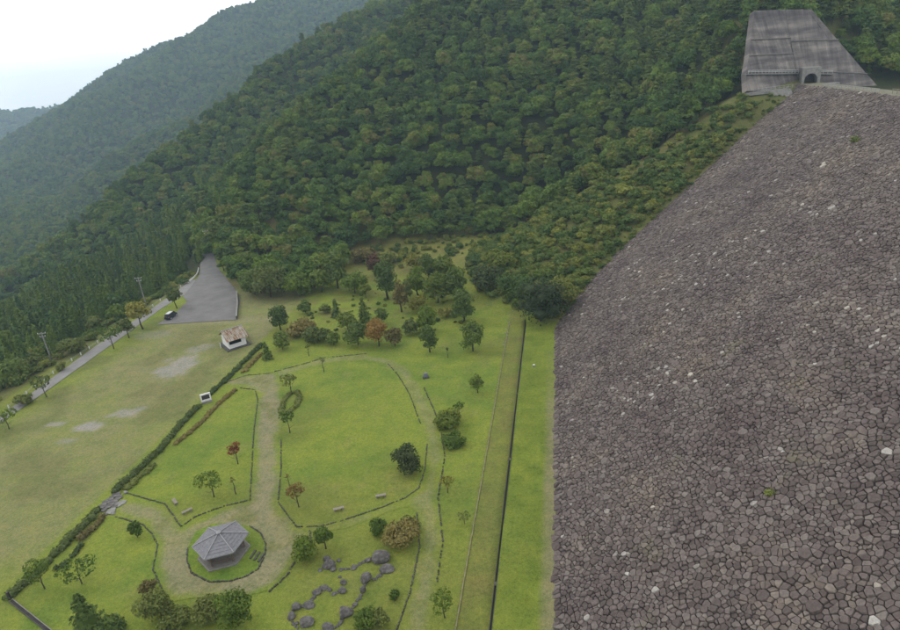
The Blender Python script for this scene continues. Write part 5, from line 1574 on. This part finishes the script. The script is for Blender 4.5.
MB().box((0, 2.85, 1.5), (4.9, .16, 2.7)).build('back_wall', M['white_paint'], hut)
MB().box((0, .2, .3), (4.5, 5.0, .16)).build('inner_floor', M['rubble'], hut)
for sgn, y_e in ((-1, -3.5), (1, 3.9)):
    for c in range(3):
        y0 = .2 + (y_e - .2) * c / 3; y1 = .2 + (y_e - .2) * (c + 1.06) / 3
        z = lambda y: 4.85 - 2.05 * abs(y - .2) / 3.7 - .05 * c
        mb = MB(); m = 38; V = []
        for k in range(m + 1):
            x = -2.95 + 5.9 * k / m; dz = .045 * (1 if k % 2 else -1)
            V += [(x, y0, z(y0) + dz + .02), (x, y1, z(y1) + dz + .04)]
        mb.add(V, [(2 * k, 2 * k + 2, 2 * k + 3, 2 * k + 1) for k in range(m)])
        o = mb.build('roof_sheet', M['rust'], hut, fix=False)
        md = o.modifiers.new('thick', 'SOLIDIFY'); md.thickness = .03
MB().tube([(-2.98, .2, 4.93), (2.98, .2, 4.93)], .13, 6).build('ridge_cap', M['grey_metal'], hut)
for s in (-1, 1):
    MB().add([(s * 2.36, -2.4, 2.85), (s * 2.36, 2.9, 2.85), (s * 2.36, .2, 4.55), (s * 2.24, -2.4, 2.85), (s * 2.24, 2.9, 2.85), (s * 2.24, .2, 4.55)], [(0, 1, 2), (5, 4, 3), (0, 3, 4, 1), (1, 4, 5, 2), (2, 5, 3, 0)]).build('gable', M['white_paint'], hut)
g0, g1 = G(245, 331), G(252, 344)
t = thing('wooden_rail', 'slanting dark wooden rail just right of the hut', 'rail', (g0[0], g0[1], ground_z(g0[0], g0[1])))
d = g1 - g0
for f in (0, .5, 1): MB().box((d[0] * f, d[1] * f, .5), (.14, .14, 1.2)).build('post', M['pale_wood'], t)
MB().tube([(0, 0, .95), (d[0], d[1], .95)], .08, 6).build('rail', M['wood_post'], t)
g = G(221, 348); t = thing('white_post', 'short white post standing left of the hut', 'post', (g[0], g[1], ground_z(g[0], g[1])))
MB().tube([(0, 0, -.1), (0, 0, 1.5)], .12, 8).build('shaft', M['white_paint'], t); MB().box((0, 0, 1.53), (.32, .32, .08)).build('cap', M['grey_metal'], t)

# notice board
g = G(207, 402.5); t = thing('notice_board', 'white framed notice board with dark panel standing in the hedge gap', 'notice board', (g[0], g[1], ground_z(g[0], g[1])), math.radians(36))
MB().box((0, 0, .22), (2.3, .9, .5)).build('plinth', M['concrete'], t)
for s in (-1, 1): MB().box((s * .98, 0, 1.25), (.28, .3, 1.9)).build('frame_side', M['white_paint'], t)
MB().box((0, 0, 2.15), (2.26, .34, .30)).build('frame_top', M['white_paint'], t); MB().box((0, 0, .66), (1.68, .28, .42)).build('frame_bottom', M['white_paint'], t)
MB().box((0, .02, 1.44), (1.68, .12, 1.14)).build('panel', M['rubble'], t)
# grey marker on the upper lawn
g = G(426, 378); t = thing('stone_marker', 'blue grey stone marker alone on the grass below the grove', 'marker', (g[0], g[1], ground_z(g[0], g[1])), .4)
M['blue_stone'] = noise_mat('blue_stone', (.14, .15, .19), (.24, .25, .30), 3)
MB().box((0, 0, .14), (1.5, 1.0, .36), 0, .9).build('foot', M['dark_concrete'], t); MB().box((0, .05, .72), (1.05, .5, .9), 0, .82).build('block', M['blue_stone'], t)

# ------------------------------------------------------------------ guard posts along the road
def guard(label, pxs, cable=True):
    P = [G(*p) for p in pxs]; t = thing('guard_fence', label, 'guard fence', (P[0][0], P[0][1], ground_z(P[0][0], P[0][1])))
    tops = []
    for p in P:
        z = ground_z(p[0], p[1]); l = (p[0] - t.location[0], p[1] - t.location[1], z - t.location[2])
        o = MB().tube([(0, 0, -.2), (0, 0, .82)], .15, 8).build('post', M['white_paint'], t); o.location = l
        MB().tube([(0, 0, .82), (0, 0, .90)], [.17, .10], 8).build('post_cap', M['grey_metal'], o)
        tops.append(np.array(l))
    for h_ in (.72, .45):
        MB().tube([q + np.array([0, 0, h_]) for q in tops], .03, 5).build('cable', M['grey_metal'], t)
guard('row of white guard posts along the road left of the field', [(9, 408), (18, 401.5), (27, 394), (35.5, 387.3), (44.5, 380.5), (53.5, 373.7), (63, 367), (72, 361), (81, 355), (89.5, 349), (98, 343), (106, 337.5), (114, 332), (122, 327)])
guard('row of white guard posts on the bend beside the car park', [(138, 316.5), (146, 311.5), (153, 306.5), (160.5, 301), (167.5, 296), (174, 292), (181, 287.5), (188.5, 283)])
P = [G(a, b_) for a, b_ in ((189.5, 282.5), (193, 280), (196.5, 276.5), (198.5, 273), (199, 269))]
t = thing('crash_barrier', 'curved white crash barrier where the road enters the trees', 'barrier', (P[0][0], P[0][1], ground_z(P[0][0], P[0][1])))
L0 = np.array(t.location); rel = [np.array([p[0], p[1], ground_z(p[0], p[1])]) - L0 for p in P]
mb = MB()
for a, b_ in zip(rel[:-1], rel[1:]):
    mb.add([a + [0, 0, .45], b_ + [0, 0, .45], b_ + [0, 0, .95], a + [0, 0, .95]], [(0, 1, 2, 3)])
o = mb.build('beam', M['white_paint'], t); md = o.modifiers.new('thick', 'SOLIDIFY'); md.thickness = .12
for r in rel: MB().box((r[0] - .15, r[1] + .1, r[2] + .4), (.16, .16, 1.0)).build('post', M['grey_metal'], t)
# dark low wall at the right side of the car park
P = [G(a, b_) for a, b_ in ((237, 319.5), (238, 306), (237.3, 294))]
t = thing('low_wall', 'low dark wall along the right side of the car park', 'wall', (P[0][0], P[0][1], ground_z(P[0][0], P[0][1])))
for a, b_ in zip(P[:-1], P[1:]):
    mdl = (a + b_) / 2; an = math.atan2(b_[1] - a[1], b_[0] - a[0]); L = float(np.hypot(*(b_ - a)[:2]))
    o = MB().box((0, 0, .45), (L, .35, 1.3), an).build('wall_panel', M['dark_concrete'], t); o.location = (mdl[0] - t.location[0], mdl[1] - t.location[1], 0)
    o2 = MB().box((0, 0, 1.14), (L + .05, .48, .10), an).build('coping', M['concrete'], o)

# utility poles
def pole(px_, py_, hgt, rz, label, lamp=False):
    g = G(px_, py_); z = ground_z(g[0], g[1]); t = thing('utility_pole', label, 'pole', (g[0], g[1], z), rz)
    MB().tube([(0, 0, -.3), (0, 0, hgt - z)], [.22, .15], 10).build('shaft', M['concrete'], t)
    for zz, l in ((hgt - z - .35, 2.2), (hgt - z - 1.3, 1.5)):
        MB().box((0, 0, zz), (l, .12, .14)).build('crossarm', M['grey_metal'], t)
        for s in (-.45, .45): MB().tube([(s * l, 0, zz + .06), (s * l, 0, zz + .34)], .07, 6).build('insulator', M['white_paint'], t)
    if lamp:
        MB().tube([(0, 0, hgt - z - 1.8), (1.4, 0, hgt - z - 1.4)], .06, 6).build('lamp_arm', M['grey_metal'], t)
        MB().box((1.6, 0, hgt - z - 1.38), (.7, .28, .16)).build('lamp_head', M['white_paint'], t)
pole(51, 359, 8.2, .3, 'concrete utility pole beyond the road, left one of the two')
pole(146.5, 306.5, 10.5, .3, 'concrete utility pole beyond the road, right one above the car park bend')
pole(212, 258, 12.0, .6, 'lamp pole half hidden by trees where the road enters the forest', True)

# ------------------------------------------------------------------ parked car
g = G(171.5, 318.0)
car = thing('parked_car', 'dark minivan with pale roof parked on the asphalt corner', 'car', (g[0], g[1], ground_z(g[0], g[1]) + .13), math.radians(2))
M['car_paint'] = noise_mat('car_paint', (.012, .014, .02), (.018, .02, .028), 1, rough=.25, bump=0, spec=.5)
M['silver'] = noise_mat('silver', (.55, .56, .58), (.62, .63, .65), 1, rough=.3, bump=0, spec=.5)
M['glass'] = noise_mat('glass', (.02, .025, .03), (.03, .035, .04), 1, rough=.08, bump=0, spec=.6)
M['tyre'] = noise_mat('tyre', (.015, .015, .015), (.025, .025, .025), 4)
M['lamp_red'] = noise_mat('lamp_red', (.25, .01, .01), (.35, .02, .02), 3, rough=.3, bump=0)
side = [(-2.35, .35), (-2.35, .95), (-2.20, 1.08), (-1.95, 1.80), (-1.7, 1.9), (.75, 1.9), (1.05, 1.84), (1.65, 1.12), (2.25, .95), (2.38, .7), (2.38, .35)]
def extr(name, pts2, w0, w1, mat, zsplit=1.1):
    V = []
    for s in (-1, 1):
        for yy, zz in pts2:
            w_ = w0 if zz <= zsplit else w0 + (w1 - w0) * (zz - zsplit) / (1.9 - zsplit); V.append((s * w_, yy, zz))
    n = len(pts2)
    return MB().add(V, [tuple(range(n))[::-1], tuple(range(n, 2 * n))] + [(i, (i + 1) % n, n + (i + 1) % n, n + i) for i in range(n)]).build(name, mat, car)
b = extr('body', side, .88, .74, M['car_paint'])
md = b.modifiers.new('round', 'BEVEL'); md.width = .06; md.segments = 2
MB().box((0, -.45, 1.925), (1.34, 2.3, .05), 0, .95).build('roof', M['silver'], car)
for s in (-1, 1):
    for y0, y1 in ((-1.85, -.75), (-.65, .25), (.32, 1.0)):
        zt = 1.76; x0, x1 = .895, .80
        MB().add([(s * x0, y0, 1.16), (s * x0, y1 + (.35 if y1 > .9 else 0), 1.16), (s * x1, y1 - (.1 if y1 > .9 else 0), zt), (s * x1, y0 + (.1 if y0 < -1 else 0), zt)], [(0, 1, 2, 3)]).build('side_window', M['glass'], car)
    for yy in (-1.45, 1.48):
        w_ = MB().tube([(s * .66, yy, .33), (s * .90, yy, .33)], .33, 16).build('wheel', M['tyre'], car)
        MB().tube([(s * .895, yy, .33), (s * .915, yy, .33)], .20, 12).build('rim', M['silver'], w_)
    MB().box((s * .66, 2.36, .78), (.36, .10, .16)).build('headlight', M['white_paint'], car)
    MB().box((s * .74, -2.33, .98), (.2, .10, .34)).build('tail_light', M['lamp_red'], car)
MB().add([(-.70, 1.16, 1.80), (.70, 1.16, 1.80), (.80, 1.66, 1.20), (-.80, 1.66, 1.20)], [(0, 1, 2, 3)]).build('windscreen', M['glass'], car)
MB().add([(-.66, -1.99, 1.76), (.66, -1.99, 1.76), (.74, -2.23, 1.16), (-.74, -2.23, 1.16)], [(3, 2, 1, 0)]).build('rear_window', M['glass'], car)
# ------------------------------------------------------------------ haze
HZ_TOP = float(GZ.max()) + 22.0; HZ_LOW = float(GZ.min()) - 1.5
hz = MB().box((-1050, 1870, (HZ_TOP + HZ_LOW) / 2), (5300, 4500, HZ_TOP - HZ_LOW))
haze = struct(hz.build('haze', None), 'stuff')
m = bpy.data.materials.new('haze'); m.use_nodes = True
nt = m.node_tree; nt.nodes.clear()
out = nt.nodes.new('ShaderNodeOutputMaterial'); pv = nt.nodes.new('ShaderNodeVolumePrincipled')
pv.inputs['Color'].default_value = (.60, .82, 1.0, 1)
pv.inputs['Density'].default_value = .00020
pv.inputs['Anisotropy'].default_value = .1
nt.links.new(pv.outputs['Volume'], out.inputs['Volume'])
haze.data.materials.clear(); haze.data.materials.append(m)
zz = GZ.min(); print('ground low', zz, 'high', GZ.max(), 'x', xs[0], xs[-1], 'y', ys[0], ys[-1])
